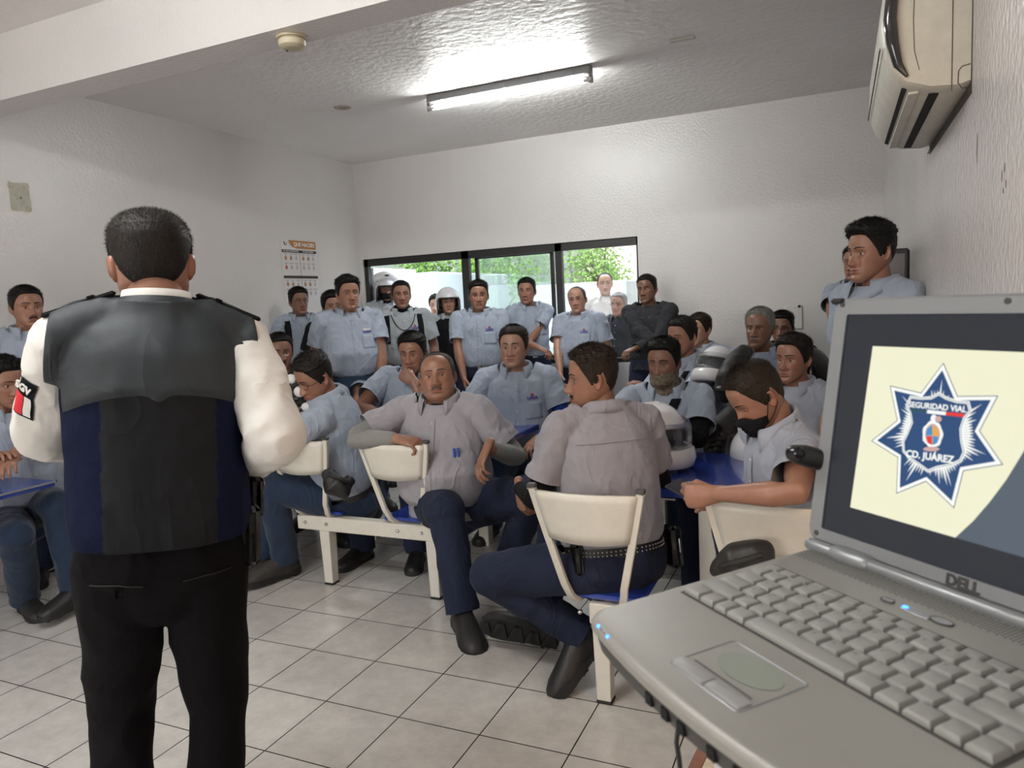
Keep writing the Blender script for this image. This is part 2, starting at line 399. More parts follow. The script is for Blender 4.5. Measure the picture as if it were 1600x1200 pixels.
def hair_mesh(h, top=.016, side=.005, recede=0., seed=0, spiky=0., nt=120, nr=46, quiff=0., thin=0., back=-.070, dens=3200):
    u = np.linspace(0, 2*np.pi, nt, endpoint=False); zl = hairline(u, recede, back); A = np.zeros((nr, nt, 3))
    zc = .1213
    for i, v in enumerate(np.linspace(0, 1, nr)):
        vv = v**.9; z = zl+(zc-zl)*np.sin(vv*np.pi/2)**.85
        p0 = h.pt(u, z); p1 = h.pt(u+.01, z); p2 = h.pt(u, np.minimum(z+.002, .1214))
        nrm = np.cross(p1-p0, p2-p0); nrm /= np.linalg.norm(nrm, axis=1)[:, None]+1e-9
        if i == nr-1: nrm[:] = (0, 0, 1)
        k = np.clip(nrm[:, 2]*1.5-.15, 0, 1)*np.clip((z-.02)/.04, 0, 1); k = k*k*(3-2*k); t = side+(top-side)*k
        frontness = np.clip(np.sin(u), 0, 1)
        t = t+quiff*frontness**2*G(z-.092, .018)
        ramp = np.clip(v*nr/3.2, 0, 1)**.7; t = t*ramp-.0012*(1-ramp)
        if thin: t = t*(1-thin*G(np.hypot(p0[:, 0], p0[:, 1]+.03), .04))
        if spiky:
            for j in range(nt):
                q = Vector((p0[j]*np.array([90, 90, 60])).tolist())+Vector((seed, seed, 0)); s_ = noise.noise(q)+.5*noise.noise(q*2.3)
                t[j] *= 1+spiky*s_*1.3
        A[i] = p0+nrm*t[:, None]
    if dens:
        rg = np.random.default_rng(int(seed*100)+1); n = dens; iv = rg.uniform(.6, nr-1.6, n); jv = rg.integers(0, nt, n); i0 = iv.astype(int); j1 = (jv+1) % nt; fi = iv-i0; fj = rg.uniform(0, 1, n)
        a00, a10, a01, a11 = A[i0, jv], A[i0+1, jv], A[i0, j1], A[i0+1, j1]; pb = (a00*(1-fi)[:, None]+a10*fi[:, None])*(1-fj)[:, None]+(a01*(1-fi)[:, None]+a11*fi[:, None])*fj[:, None]
        nn_ = np.cross(a01-a00, a10-a00); nn_ /= np.linalg.norm(nn_, axis=1)[:, None]+1e-9; ctr_ = pb-np.array([0, 0, .02]); nn_ *= np.sign((nn_*ctr_).sum(1))[:, None]
        k = np.clip((pb[:, 2]-.03)/.05, 0, 1)[:, None]; gr = np.array([0, .55, .0])*k*(1 if top > .008 else .2)+np.array([0, -.25, -1.])*(1-k)
        dr = nn_*(.30+.35*k)+gr*.8+rg.normal(size=(n, 3))*.22; dr /= np.linalg.norm(dr, axis=1)[:, None]
        Ls = (side*.9+.003+(top*.62-side*.5)*k[:, 0])*rg.uniform(.5, 1.25, n); Ls = np.clip(Ls, .003, .016); wv = np.cross(dr, nn_); wv /= np.linalg.norm(wv, axis=1)[:, None]+1e-9
        pb = pb-nn_*.0012; ST = np.stack([pb-wv*.0006, pb+wv*.0006, pb+dr*Ls[:, None]], 1).reshape(-1, 3)
    mb = MB(); mb.grid(A, wrap=True)
    if dens: mb.add(ST, [(3*q, 3*q+1, 3*q+2) for q in range(n)])
    mb.add([A[-1].mean(0)], []); mb.F += [(mb.n-1, (nr-1)*nt+j, (nr-1)*nt+(j+1) % nt) for j in range(nt)]; mb.m += [0]*nt
    return mb
# ------------------------------------------------------------------ hands (right hand: fingers +Y, palm faces -Z, thumb on -X side)
HANDS = {}
def hand_template(pose, vox=.0032):
    key = (pose, vox)
    if key in HANDS: return HANDS[key]
    mb = MB()
    curl = {'relax': (22, 30, 20), 'flat': (6, 8, 6), 'grip': (62, 70, 40), 'fist': (80, 92, 55), 'half': (40, 45, 30)}[pose]
    mb.loft([(0, -.03, 0), (0, 0, 0), (.001, .03, .001), (.002, .065, .001), (.002, .086, 0)], [(.026, .019), (.029, .019), (.036, .018), (.041, .0165), (.038, .012)], n=16)
    F_ = [(-.0285, .083, .072, .0092, -5), (-.0085, .089, .081, .0095, -1.5), (.0120, .087, .075, .009, 2), (.0310, .079, .060, .0080, 7)]
    for i, (x, y, L, r, sp) in enumerate(F_):
        c = [math.radians(k+(i*3 if pose != 'flat' else i)) for k in curl]; pts = [np.array([x*.8, y-.03, 0.0]), np.array([x, y, .001])]; a = 0
        for seg, k in zip((.46, .30, .24), c):
            a += k; d = rotz(-math.radians(sp))@np.array([0, math.cos(a), -math.sin(a)]); pts.append(pts[-1]+d*L*seg)
        mb.loft(pts, [r*1.05, r*1.08, r, r*.93, r*.78], n=10, rot='track')
        for q in pts[2:4]: mb.ball(q, r*1.05, 8)
    ta = {'relax': 38, 'flat': 48, 'grip': 25, 'fist': 20, 'half': 30}[pose]; a = math.radians(ta)
    d1 = np.array([-math.sin(a), math.cos(a), -.35]); d2 = np.array([-math.sin(a*.5), math.cos(a*.5), -.45 if pose != 'flat' else -.1])
    if pose in ('fist', 'grip'): d2 = np.array([.35, .75, -.55])
    p0 = np.array([-.018, .018, -.006]); p1 = p0+unit(d1)*.044; p2 = p1+unit(d2)*.034; p3 = p2+unit(d2+[0, 0, -.15])*.026
    mb.loft([p0, p1, p2, p3], [.0145, .0125, .0105, .0085], n=10, rot='track')
    V, F = remesh(mb, vox, 3, .5); HANDS[key] = (V, F); return V, F
def place_hand(mb, side, wrist, fdir, palm, pose, s=1., vox=.0032):
    V, F = hand_template(pose, vox); V = V*s*1.03
    f = unit(fdir); n = -np.asarray(palm, float); n = unit(n-f*(n@f)); x = np.cross(f, n)
    if side == 'L':
        V = V*[-1, 1, 1]; F = F[:, ::-1]
    W_ = V[:, :1]*x+V[:, 1:2]*f+V[:, 2:]*n+np.asarray(wrist)
    mb.add(W_, F)
# ------------------------------------------------------------------ limbs
def ik(a, target, hint, l1, l2):
    a = np.asarray(a, float); t = np.asarray(target, float); d = t-a; L = np.linalg.norm(d); m = (l1+l2)*.995
    if L > m: t = a+d/L*m; L = m
    L = max(L, abs(l1-l2)+.03); u = unit(d); x = (l1*l1-l2*l2+L*L)/(2*L); h = math.sqrt(max(l1*l1-x*x, 1e-6))
    v = np.asarray(hint, float)-a; v = v-u*(v@u); v = unit(v)
    return a+u*x+v*h, t
SKIN = {'a': (.36, .19, .125), 'b': (.29, .142, .092), 'c': (.20, .098, .063), 'd': (.41, .23, .16)}
def skin_mat(k): return mat('skin_'+k, SKIN[k], rough=.42, spec=.5, attr='tint', var=.14, vscale=26, bump=.12, bscale=260, bdist=.002)
def cloth(name, col, **kw):
    a = dict(rough=.85, spec=.25, sheen=.15, bump=.25, bscale=500, bdist=.002, var=.08, vscale=9, wr=.55, wscale=7); a.update(kw); return mat(name, col, **a)
def mats_init():
    cloth('shirt_blue', (.315, .36, .44)); cloth('shirt_pale', (.40, .43, .46)); cloth('shirt_grey', (.315, .30, .33)); cloth('shirt_greyblue', (.33, .355, .42))
    cloth('shirt_white', (.66, .64, .61), wr=.35, wscale=5); cloth('navy', (.013, .018, .042), sheen=.02); cloth('black_cloth', (.008, .008, .010), sheen=0, spec=.15); cloth('jeans', (.035, .065, .12), bump=.5, bscale=700)
    cloth('dark_jeans', (.014, .028, .058)); cloth('charcoal', (.028, .029, .034), sheen=.02); cloth('officer_black', (.0035, .003, .004), wr=.22, sheen=0, spec=.12); cloth('blue_jeans_light', (.10, .17, .28))
    cloth('sleeve_grey', (.22, .22, .21), wr=.25); cloth('sleeve_blue', (.010, .045, .26), wr=.4); cloth('sleeve_black', (.007, .007, .008), sheen=0, spec=.15)
    mat('black_leather', (.014, .013, .013), rough=.5, bump=.4, bscale=120, bdist=.003, var=.3, vscale=12)
    mat('dusty_leather', (.035, .031, .028), rough=.7, bump=.5, bscale=90, bdist=.004, var=.4, vscale=14)
    mat('rubber', (.012, .012, .012), rough=.7); mat('eye_white', (.42, .38, .35), rough=.25); mat('iris', (.012, .007, .005), rough=.12)
    mat('black_plastic', (.010, .010, .011), rough=.32); mat('white_gloss', (.78, .78, .80), rough=.22, coat=.6); mat('metal', (.55, .55, .55), rough=.3, metal=1)
    mat('logo_purple', (.08, .05, .28), rough=.8); mat('logo_red', (.45, .06, .08), rough=.8); mat('button', (.7, .7, .7), rough=.4)
    mat('visor', (.85, .9, .92), rough=.06, trans=.96, alpha=.5); mat('lens', (.9, .92, .93), rough=.03, trans=1, alpha=.18)
    mat('gaiter_camo', (.17, .14, .10), rough=.9, var=.75, vscale=55, wr=.6, wscale=14); mat('white_pad', (.7, .7, .7), rough=.6); mat('dark_visor', (.01, .01, .012), rough=.12)
class Obj: pass
def shoe_mb(ankle, toe_dir, up=(0, 0, 1), s=1., boot=.12, L=.285, sole_mi=1):
    """shoe or boot, sole underneath; ankle = joint point, about 9 cm above the sole"""
    mb = MB(); f = unit(toe_dir); up = np.asarray(up, float); up = unit(up-f*(up@f)); x = np.cross(f, up); M = np.stack([x, f, up], 1)
    prof = [(-.078, .032, .070), (-.062, .040, .098), (-.02, .042, .112), (.03, .043, .104), (.08, .048, .086), (.125, .051, .074), (.165, .048, .064), (.195, .034, .050)]
    n = 18; A = []
    for y, w, h in prof:
        a = np.linspace(0, 2*np.pi, n, endpoint=False); c, q = np.cos(a), np.sin(a)
        zz = np.where(q > 0, .020+(h-.020)*abs(q)**.9, .020-.006*abs(q)); xx = w*np.sign(c)*abs(c)**.7
        A.append(np.stack([xx, np.full(n, y), zz], -1))
    A = [A[0]*[.35, 1, .6]+[0, -.012, .012]]+A+[A[-1]*[.4, 1, .7]+[0, .014, .004]]
    A = np.array(A)*s; b = MB(); b.grid(A, wrap=True); b.F += [tuple(range(n))[::-1], tuple((len(A)-1)*n+j for j in range(n))]; b.m += [0, 0]
    if boot: b.loft([(0, -.02*s, .05*s), (0, -.022*s, .10*s), (0, -.024*s, .10*s+boot*.5), (0, -.024*s, .10*s+boot)], [(.040*s, .052*s), (.041*s, .050*s), (.044*s, .050*s), (.047*s, .053*s)], n=16)
    so = []
    for y, w in [(-.092, .012), (-.085, .030), (-.06, .039), (-.01, .038), (.02, .037), (.06, .043), (.12, .050), (.165, .048), (.195, .035), (.212, .012)]: so.append((y*s, w*s*1.08))
    poly = [(w, y) for y, w in so]+[(-w, y) for y, w in so[::-1]]
    b.prism(poly, 0, .028*s, mi=1)
    for k in range(9): b.box((0, (-.075+.032*k)*s, -.003*s), ((.060 if k in (0, 2, 3) else .078)*s*(.7 if k == 8 else 1), .014*s, .010*s), rotz(.25 if k % 2 else -.25), 1)
    for k in range(9):                                        # laces
        if k < 5: b.tube([(-.022*s, (.03+.016*k)*s, (.088-.006*k)*s), (0, (.034+.016*k)*s, (.096-.007*k)*s), (.022*s, (.03+.016*k)*s, (.088-.006*k)*s)], .0028*s, n=5, mi=0)
    b.xf(M, np.asarray(ankle)-M@np.array([0, -.02*s, .095*s])); return b
def person(label, hd, d, face=0, hface=None, pitch=0, roll=0, group=None, sitting=False, s=1., w=1., g=.02, lean=0., side_lean=0., hip=None, skin='b', hair='black', hkw=None, head=None,
           shirt='shirt_blue', trousers='navy', sleeve=.42, arms=None, legs=None, tuck=True, under=None, beard=0., mous=0, glasses=False, logo=True, shoes='black_leather', vox=.010, collar=True, gaiter=None,
           hands=('relax', 'relax'), palms=None, helmet=None, belt=True, undershirt=False, name_extra=None, legs_on=True, hhead=1., brow=1., neck=.078, shdrop=0., fingers=None, spine_bend=0., foldamp=.0062, pocket=True, seed=None, eyes=True, collar_up=0., shw=1., puff=1., under_vest=False, shoe_s=1.0, armlen=1.):
    """hd = pixel of the head centre; every joint is a place in the room"""
    R = Obj(); seed = seed if seed is not None else (zlib.crc32(label.encode()) % 1000)/37.
    hs = s*hhead; Hc = P(hd[0], hd[1], d)
    def dirv(a):
        c = unit((CC-Hc)*[1, 1, 0]); r = unit(np.cross([0, 0, 1], c)); a = math.radians(a)     # r = image right... towards camera right
        return math.cos(a)*c-math.sin(a)*r
    f = dirv(face); hf = dirv(face if hface is None else hface); up = np.array([0, 0, 1.]); r = np.cross(f, up)   # r = the person's own right
    pr_, rl = math.radians(pitch), math.radians(roll)
    hx = np.cross(hf, up); hfv = hf*math.cos(pr_)-up*math.sin(pr_); huv = up*math.cos(pr_)+hf*math.sin(pr_)
    hxr = hx*math.cos(rl)+huv*math.sin(rl); huv = huv*math.cos(rl)-hx*math.sin(rl)
    HM = np.stack([hxr, hfv, huv], 1)
    hc = Hc
    skull = hc-huv*.075*hs-hfv*.018*hs                   # where the neck enters
    ln = math.radians(lean); sl = math.radians(side_lean)
    tdir = unit(up*math.cos(ln)*math.cos(sl)+f*math.sin(ln)+r*math.sin(sl))   # spine direction (up the body)
    Nb = skull-(.5*up+.5*tdir)*neck*s*.75*(1-.0)-hfv*.012*s     # base of the neck
    TL = .505*s
    if hip is not None:
        Pv = P(*hip); tdir = unit(Nb-Pv); TL = np.linalg.norm(Nb-Pv)
    else: Pv = Nb-tdir*TL
    if sitting and hip is None:
        hz = .535; Pv = np.array([Nb[0]-tdir[0]*TL, Nb[1]-tdir[1]*TL, hz])
    TL = np.linalg.norm(Nb-Pv); tdir = unit(Nb-Pv)
    tf = unit(f-tdir*(f@tdir)); tr = np.cross(tf, tdir)  # torso front and right
    base = np.array([Pv[0], Pv[1], 0.])
    root = empty('person', base); tag(root, label, 'person', group); R.root = root
    R.P = dict(head=hc, neck=Nb, pelvis=Pv, f=tf, r=tr, up=tdir, HM=HM, hs=hs)
    sh = {}; shW = .178*s*w**.5*shw
    for k, sg in (('R', 1), ('L', -1)): sh[k] = Nb-tdir*(.055*s+shdrop)+tr*sg*shW+tf*(.01-.00)*s
    l1, l2 = .285*s*armlen, .255*s*armlen
    el, wr = {}, {}; arms = arms or {}
    for k, sg in (('R', 1), ('L', -1)):
        spec = arms.get(k)
        if spec is None:
            e = sh[k]-tdir*.27*s+tr*sg*.07*s-tf*.03*s; wt = e+np.array([0, 0, -.24*s])+tf*.07*s-tr*sg*.01*s
            if sitting: e = sh[k]-up*.25*s+tr*sg*.05*s+tf*.06*s; wt = e-up*.06*s+tf*.22*s-tr*sg*.03*s
        elif spec == 'fold':
            e = sh[k]-tdir*.25*s+tr*sg*.045*s+tf*.06*s; wt = Nb-tdir*(.27+.03*sg)*s-tr*sg*.08*s+tf*(.19+g+.02*sg)*s
        elif spec == 'lap':
            e = sh[k]-tdir*.25*s+tr*sg*.06*s; wt = Pv+tf*(.28+g)*s+tr*sg*.05*s+up*.10*s
        else:
            e = P(*spec[0]) if len(spec[0]) == 3 else np.array(spec[0][1:]); wt = P(*spec[1]) if len(spec[1]) == 3 else np.array(spec[1][1:])
        el[k], wr[k] = ik(sh[k], wt, e, l1, l2)
    R.P.update(sh=sh, el=el, wr=wr)
    hj = {k: Pv+tr*sg*.088*s*w**.5-tdir*.02*s for k, sg in (('R', 1), ('L', -1))}
    kn, an, toe = {}, {}, {}; legs = legs or {}; t1, t2 = .43*s, .42*s
    for k, sg in (('R', 1), ('L', -1)):
        spec = legs.get(k)
        if spec is None:
            if sitting:
                kh = hj[k]+f*.40*s+r*sg*.08*s; kh[2] = .50*s; a_ = np.array([kh[0], kh[1], .095*s])+f*.0*s
            else:
                a_ = np.array([hj[k][0], hj[k][1], .095*s])+r*sg*.05*s-f*.02; kh = (hj[k]+a_)/2+f*.3
        else:
            kh = P(*spec[0]) if len(spec[0]) == 3 else np.array(spec[0][1:]); a_ = P(*spec[1]) if len(spec[1]) == 3 else np.array(spec[1][1:])
        if sitting or spec is not None: kn[k], an[k] = ik(hj[k], a_, kh, t1, t2)
        else:
            L = np.linalg.norm(a_-hj[k]); kn[k], an[k] = ik(hj[k], a_, kh, L*.506, L*.5)
        toe[k] = unit((spec[2] if spec is not None and len(spec) > 2 else f+r*sg*.25)*np.array([1, 1, 1.]))
    R.P.update(kn=kn, an=an)
    def sp(t, fr=0., lat=0.): return Pv+tdir*TL*t+tf*fr+tr*lat-tf*spine_bend*4*t*(1-t)
    # ---- torso sections (t, half width, half depth, forward shift)
    def torso(mb, k=1., t0=-.10, flat=False):
        S = [(-.14, .150, .105, 0), (-.05, .172, .125, 0), (.05, .168, .122+.30*g, .20*g), (.2, .160+.35*g, .116+.75*g, .55*g), (.38, .160+.3*g, .115+.80*g, .65*g), (.55, .166+.1*g, .118+.35*g, .3*g), (.72, .172, .118, .006), (.86, .158, .102, .0), (.95, .118, .078, -.006), (1.02, .075, .062, -.006)]
        S = [q for q in S if q[0] >= t0]
        mb.loft([sp(t, c*s) for t, a, b, c in S], [(a*s*w*k, b*s*(w**.7)*k) for t, a, b, c in S], side=tr, n=28, exp=2.3)
    # ---- body
    body = MB(); torso(body, .80)
    nr = .057*s*(1+.25*(head.fat if head else 0))
    body.loft([Nb-tdir*.06*s, Nb, skull, skull+huv*.055*hs], [(nr*1.25, nr*1.05), nr*1.05, nr*.98, nr*.9], side=tr, n=20)
    for k in 'RL':
        body.loft([sh[k], sh[k]*.5+el[k]*.5, el[k], el[k]*.72+wr[k]*.28, el[k]*.3+wr[k]*.7, wr[k]], [x*s*w**.6 for x in (.050, .047, .038, .041, .030, .0245)], n=14, rot='track')
        if legs_on:
            body.loft([hj[k], kn[k]], [.068*s, .050*s], n=12); body.loft([kn[k], kn[k]*.65+an[k]*.35, an[k]], [.048*s, .050*s, .034*s], n=12)
            body.ball(kn[k], .05*s)
        body.ball(sh[k], .052*s)
    V, F = remesh(body, vox, 5, .5); mb = MB(); mb.add(V, F); nb = len(V); cols = [np.ones((nb, 3))]
    h = head or Head(); hm, hcol = h.skin(beard); n0 = hm.n; h.ears(hm); hcol = np.vstack([hcol, np.tile([[.95, .85, .82]], (hm.n-n0, 1))])
    for sg in (-1, 1):                                  # eyelids
        ec = np.array([sg*.031, h.front(np.array(.031), np.array(.004))[1]-.0060, .004*h.long])
        for lo, hi in ((10 if pitch < 20 else -22, 88), (-75, -24)):
            a = np.radians(np.linspace(-80, 80, 11)); b = np.radians(np.linspace(lo, hi, 6)); A = np.zeros((6, 11, 3)); sq = 0
            for i, bb in enumerate(b):
                A[i] = ec+.0138*np.stack([np.sin(a)*np.cos(bb)*1.12, np.cos(a)*np.cos(bb), np.full(11, math.sin(bb))*.95], -1)
            n0 = hm.n; hm.grid(A); c_ = np.tile([[.82, .74, .70]], (hm.n-n0, 1)); c_[:11] *= .45 if lo > 0 else .8; c_[-11:] = [.9, .86, .84]; hcol = np.vstack([hcol, c_])
    hm.xf(HM*hs, hc); mb.merge(hm); cols.append(hcol)
    n0 = mb.n
    for i, k in enumerate('RL'):
        fd = unit(wr[k]-el[k]); pn = None
        if fingers and fingers.get(k) is not None: fd = unit(fd*.3+unit(fingers[k]))
        if palms and palms.get(k) is not None: pn = palms[k]
        else:
            pn = -tr*(1 if k == 'R' else -1) if fd[2] < -.7 else -up
        place_hand(mb, k, wr[k], fd, pn, hands[i], s*(1.02 if w > 1.1 else 1.), .0032 if vox < .0095 else .0045)
    cols.append(np.ones((mb.n-n0, 3)))
    R.body = mb.build('body', [skin_mat(skin)], root, colors=np.vstack(cols))
    # ---- eyes, brows, moustache
    hmat = mat('hair_'+hair, HAIRCOL[hair], rough=.5, bump=.5, bscale=300, bdist=.004, stretch=(1, 1, .15), spec=.22, var=.45, vscale=60)
    if eyes:
        for sg in (-1, 1):
            e = MB(); ec = np.array([sg*.031, h.front(np.array(.031), np.array(.004))[1]-.0060, .004*h.long]); e.ball(ec, .0124, 14, 0); e.ball(ec+[0, .0072, -.0008], (.0066, .0062, .0066), 10, 1)
            e.xf(HM*hs, hc); e.build('eye', [MATS['eye_white'], MATS['iris']], root)
        for sg in (-1, 1):
            b = MB()
            zf0 = lambda u: .0225+.006*np.sin(u*2.6)-.001; zf1 = lambda u: .0225+.006*np.sin(u*2.6)+.0088*brow*(1-.7*u)
            patch(h, sg*.010, sg*.053, zf0, zf1, .0032, 12, 4, mb=b); b.xf(HM*hs, hc); b.build('eyebrow', hmat, root)
        b = MB()
        if mous:
            m_ = mous
            patch(h, -.026*(.6+.4*m_), .026*(.6+.4*m_), lambda u: -.0590-.010*(2*u-1)**2, lambda u: -.0500-.003*(2*u-1)**2-.002*(1-m_), .0035*m_+.001, 17, 5, mb=b)
        if beard > .8:
            patch(h, -.016, .016, lambda u: -.100-.004+0*u, lambda u: -.083+0*u, .004, 9, 5, mb=b)
        if b.n: b.xf(HM*hs, hc); b.build('moustache', hmat, root)
    if hair and (hkw is None or hkw.get('on', True)):
        kw = dict(seed=seed); kw.update(hkw or {}); kw.pop('on', None)
        hb = hair_mesh(h, **kw); hb.xf(HM*hs, hc); R.hair = hb.build('hair', hmat, root)
    if glasses:
        gl = MB()
        for sg in (-1, 1):
            ec = np.array([sg*.032, h.front(np.array(.03), np.array(.004))[1]+.016, .002]); a = np.linspace(0, 2*np.pi, 22, endpoint=False)
            pts = [ec+np.array([np.sign(np.cos(t))*abs(np.cos(t))**.8*.024, -.010*(np.cos(t)*sg)**2*(1 if np.cos(t)*sg > 0 else 0), np.sin(t)*.0165]) for t in a]
            gl.tube(pts+[pts[0]], .0012, 6, 0); gl.tube([ec+[sg*.024, -.008, .004], (sg*.074, .06, .006), (sg*.078, -.01, .004)], .0014, 6, 0)
            gl.add(pts, [tuple(range(22))], 1)
        gl.tube([(-.009, .098, .005), (0, .104, .007), (.009, .098, .005)], .0012, 6, 0)
        gl.xf(HM*hs, hc); gl.build('glasses', [MATS['black_plastic'], MATS['lens']], root)
    # ---- trousers
    if legs_on:
        t = MB(); torso_ = [(-.16, .140, .100), (-.08, .178, .138), (.0, .176, .135), (.08, .170+.1*g, .128+.25*g), (.14, .165+.1*g, .124+.25*g)]
        t.loft([sp(q[0], (.2*g if q[0] > 0 else 0)*s) for q in torso_], [(q[1]*s*w, q[2]*s*w**.7) for q in torso_], side=tr, n=26, exp=2.3)
        for k in 'RL':
            A0, K0, N0 = hj[k], kn[k], an[k]
            t.loft([A0, A0*.5+K0*.5, K0], [x*s*w**.8 for x in (.105, .092, .074)], n=20); t.ball(K0, .074*s*w**.7, 14)
            dn = unit(N0-K0); t.loft([K0, K0*.6+N0*.4, N0*.85+K0*.15, N0+dn*.05*s], [x*s*w**.5 for x in (.070, .069, .064, .066)], n=20, caps='flat')
        V, F = remesh(t, vox, 5, .5); V = fold(V, F, foldamp*1.3, 7, seed+5); V, F = cut(V, F, sp(.10 if not tuck else .085), tdir, .20*s*w+.3*g)
        for k in 'RL': V, F = cut(V, F, an[k]+unit(an[k]-kn[k])*.02*s, unit(an[k]-kn[k]), .13)
        m = MB(); m.add(V, F); m.build('trousers', MATS[trousers], root)
        for k in 'RL':
            lean_up = unit(kn[k]-an[k]); td = np.array(toe[k], float); sb = shoe_mb(an[k], td, up=unit(up*.8+lean_up*.6) if legs.get(k) is None or len(legs[k]) < 4 else legs[k][3], s=s*shoe_s, boot=.012)
            sb.build('shoe', [MATS[shoes], MATS['rubber']], root, sharp=50)
        if belt and tuck:
            b = MB(); q = (.170+.1*g+.004)*s*w, (.128+.25*g+.004)*s*w**.7
            b.loft([sp(.05, .2*g*s), sp(.115, .2*g*s)], [q, q], side=tr, n=36, exp=2.3, caps=False); b.build('belt', MATS['black_leather'], root)
            b = MB(); b.box(sp(.083, q[1]+.2*g*s+.004), (.045*s, .006, .035*s), np.stack([tr, tf, tdir], 1), bev=.002); b.build('buckle', MATS['metal'], root)
    # ---- shirt
    t = MB(); kk = 1.0
    S = [(.02 if tuck else -.13, .150 if tuck else .178, .112+.2*g if tuck else .138, .2*g), (.09, .160+.1*g, .120+.3*g, .25*g), (.14, .176+.15*g, .132+.4*g, .3*g), (.22, .174+.35*g, .130+.72*g, .5*g), (.38, .173+.3*g, .128+.80*g, .65*g), (.55, .179+.1*g, .130+.35*g, .3*g), (.72, .184, .129, .006), (.86, .168, .112, 0), (.95, .125, .086, -.004), (1.03, .078, .070, -.004), (1.06, .074, .068, 0)]
    t.loft([sp(q[0], q[3]*s) for q in S], [(q[1]*s*w, q[2]*s*w**.7) for q in S], side=tr, n=30, exp=2.35, caps='flat')
    SLV = MB()
    for k, sg in (('R', 1), ('L', -1)):
        t.loft([Nb-tdir*.02*s, Nb*.5+sh[k]*.5-tdir*.0+up*.012*s, sh[k]-tr*sg*.01*s], [.052*s, .058*s, .064*s*w**.4], n=16)
        t.ball(sh[k]-tr*sg*.01, .064*s*w**.5, 14); T0 = t; t = MB(); t.ball(sh[k], .0675*s*w**.6, 16)
        A0, E0, W0 = sh[k], el[k], wr[k]; wl = w**.6
        if sleeve <= 1:
            u = unit(E0-A0); ce = A0+u*np.linalg.norm(E0-A0)*(sleeve/.5*.92 if sleeve < .5 else .98); ce = A0+u*(.20 if sleeve == .42 else sleeve*.5)*s
            t.loft([A0, A0*.5+ce*.5, ce, ce+u*.03], [.067*s*wl, .067*s*wl, .070*s*wl, .071*s*wl], n=20, caps='flat')
        else:
            t.loft([A0, A0*.5+E0*.5, E0], [.067*s*wl, .064*s*wl*puff, .058*s*wl*puff], n=18); t.ball(E0, .058*s*wl*puff)
            we = W0+unit(E0-W0)*.015; t.loft([E0, E0*.5+W0*.5, W0*.9+E0*.1, W0+unit(W0-E0)*.03], [.057*s*wl*puff, .052*s*wl*puff, .042*s*wl, .037*s*wl], n=18, caps='flat'); ce, u = we, unit(W0-E0)
        V, F = remesh(t, vox*.9, 5, .5); V = fold(V, F, foldamp*1.2, 8, seed+sg*3, (1, 1, 1)); V = fold(V, F, foldamp*.5, 19, seed+9+sg); V, F = cut(V, F, ce, u, .14); SLV.add(V, F); t = T0
    V, F = remesh(t, vox, 6, .55); V = fold(V, F, foldamp, 6.5, seed, (1, 1, .6)); V = fold(V, F, foldamp*.4, 17, seed+9)
    ncut = unit(tdir*.9+tf*.22); V, F = cut(V, F, sp(1.0)+tdir*.016, ncut, .115*s*w**.5)
    if not tuck: V, F = cut(V, F, sp(-.08), -tdir, .35)
    m = MB()
    if not under_vest: m.add(V, F)
    m.merge(SLV)
    R.shirt = m.build('shirt', MATS[shirt], root)
    R.V, R.F = V, F; R.sp = sp; R.tf = tf; R.tr = tr; R.tdir = tdir; R.s = s; R.h = h; R.hc = hc; R.HM = HM; R.hs = hs; R.w = w
    R.bvh = BVHTree.FromPolygons([tuple(v) for v in V.tolist()], [tuple(x) for x in F.tolist()])
    def onchest(t, lat, off=.002, back=False):
        dr = -tf if not back else tf; o = sp(t, -dr@tf*.5*0+ (.5 if not back else -.5), lat)
        hit, n, i, dist = R.bvh.ray_cast(Vector(o), Vector(dr))
        if hit is None: return None
        return np.array(hit)+np.array(n)*off*(1 if n@Vector(dr) < 0 else -1), np.array(n)*(1 if n@Vector(dr) < 0 else -1)
    R.onchest = onchest
    if under:                                              # long sleeves of another colour worn below
        for j, k in enumerate('RL'):
            if under[j] is None: continue
            mm, a0, a1 = under[j]; b = MB(); pts = []; rad = []
            for q in np.linspace(0, 1, 15):
                L_ = a0+(a1-a0)*q; p_ = sh[k]+(el[k]-sh[k])*min(L_*2, 1) if L_ < .5 else el[k]+(wr[k]-el[k])*(L_-.5)*2
                pts.append(p_); rad.append(np.interp(L_, [0, .5, .62, .95, 1.], [.054, .0455, .046, .031, .030])*s*w**.6+.0035*math.sin(q*40)*.4)
            b.loft(pts, rad, n=18, rot='track'); V2, F2 = remesh(b, vox*.8, 3, .5); b = MB(); b.add(V2, F2); b.build('undersleeve', MATS[mm], root)
    if collar:
        c = MB(); a = np.radians(np.linspace(-152, 152, 45)); A = np.zeros((7, 45, 3)); rn = nr+.010*s
        for i, (dr, dz) in enumerate([(.006, -.042), (.003, .010), (.004, .030), (.009, .036), (.015, .028), (.020, .010), (.025, -.010)]):
            for j, q in enumerate(a):
                pt_ = max(0, (abs(math.degrees(q))-105)/47)**1.5 if i >= 4 else 0
                op = .004+.010*max(0, (abs(math.degrees(q))-100)/52)
                rr = rn+dr*s+op*s+pt_*.012*s*(i-3)/3; zz = dz*s-pt_*.030*s*(i-3)/3-.020*s*max(0, -math.cos(q))+.006*s*max(0, math.cos(q))+collar_up
                A[i, j] = Nb+tdir*(zz+.004*s)+(-tf*math.cos(q))*rr*1.0+tr*math.sin(q)*rr*1.08+tf*.004*s
        c.grid(A); R.collar = c.build('collar', MATS[shirt], root)
        md = R.collar.modifiers.new('t', 'SOLIDIFY'); md.thickness = .0015
        b = MB()
        for q in np.linspace(.14, .84, 6):
            x = onchest(q, 0.)
            if x is not None: b.ball(x[0], (.0045, .0045, .0045), 6)
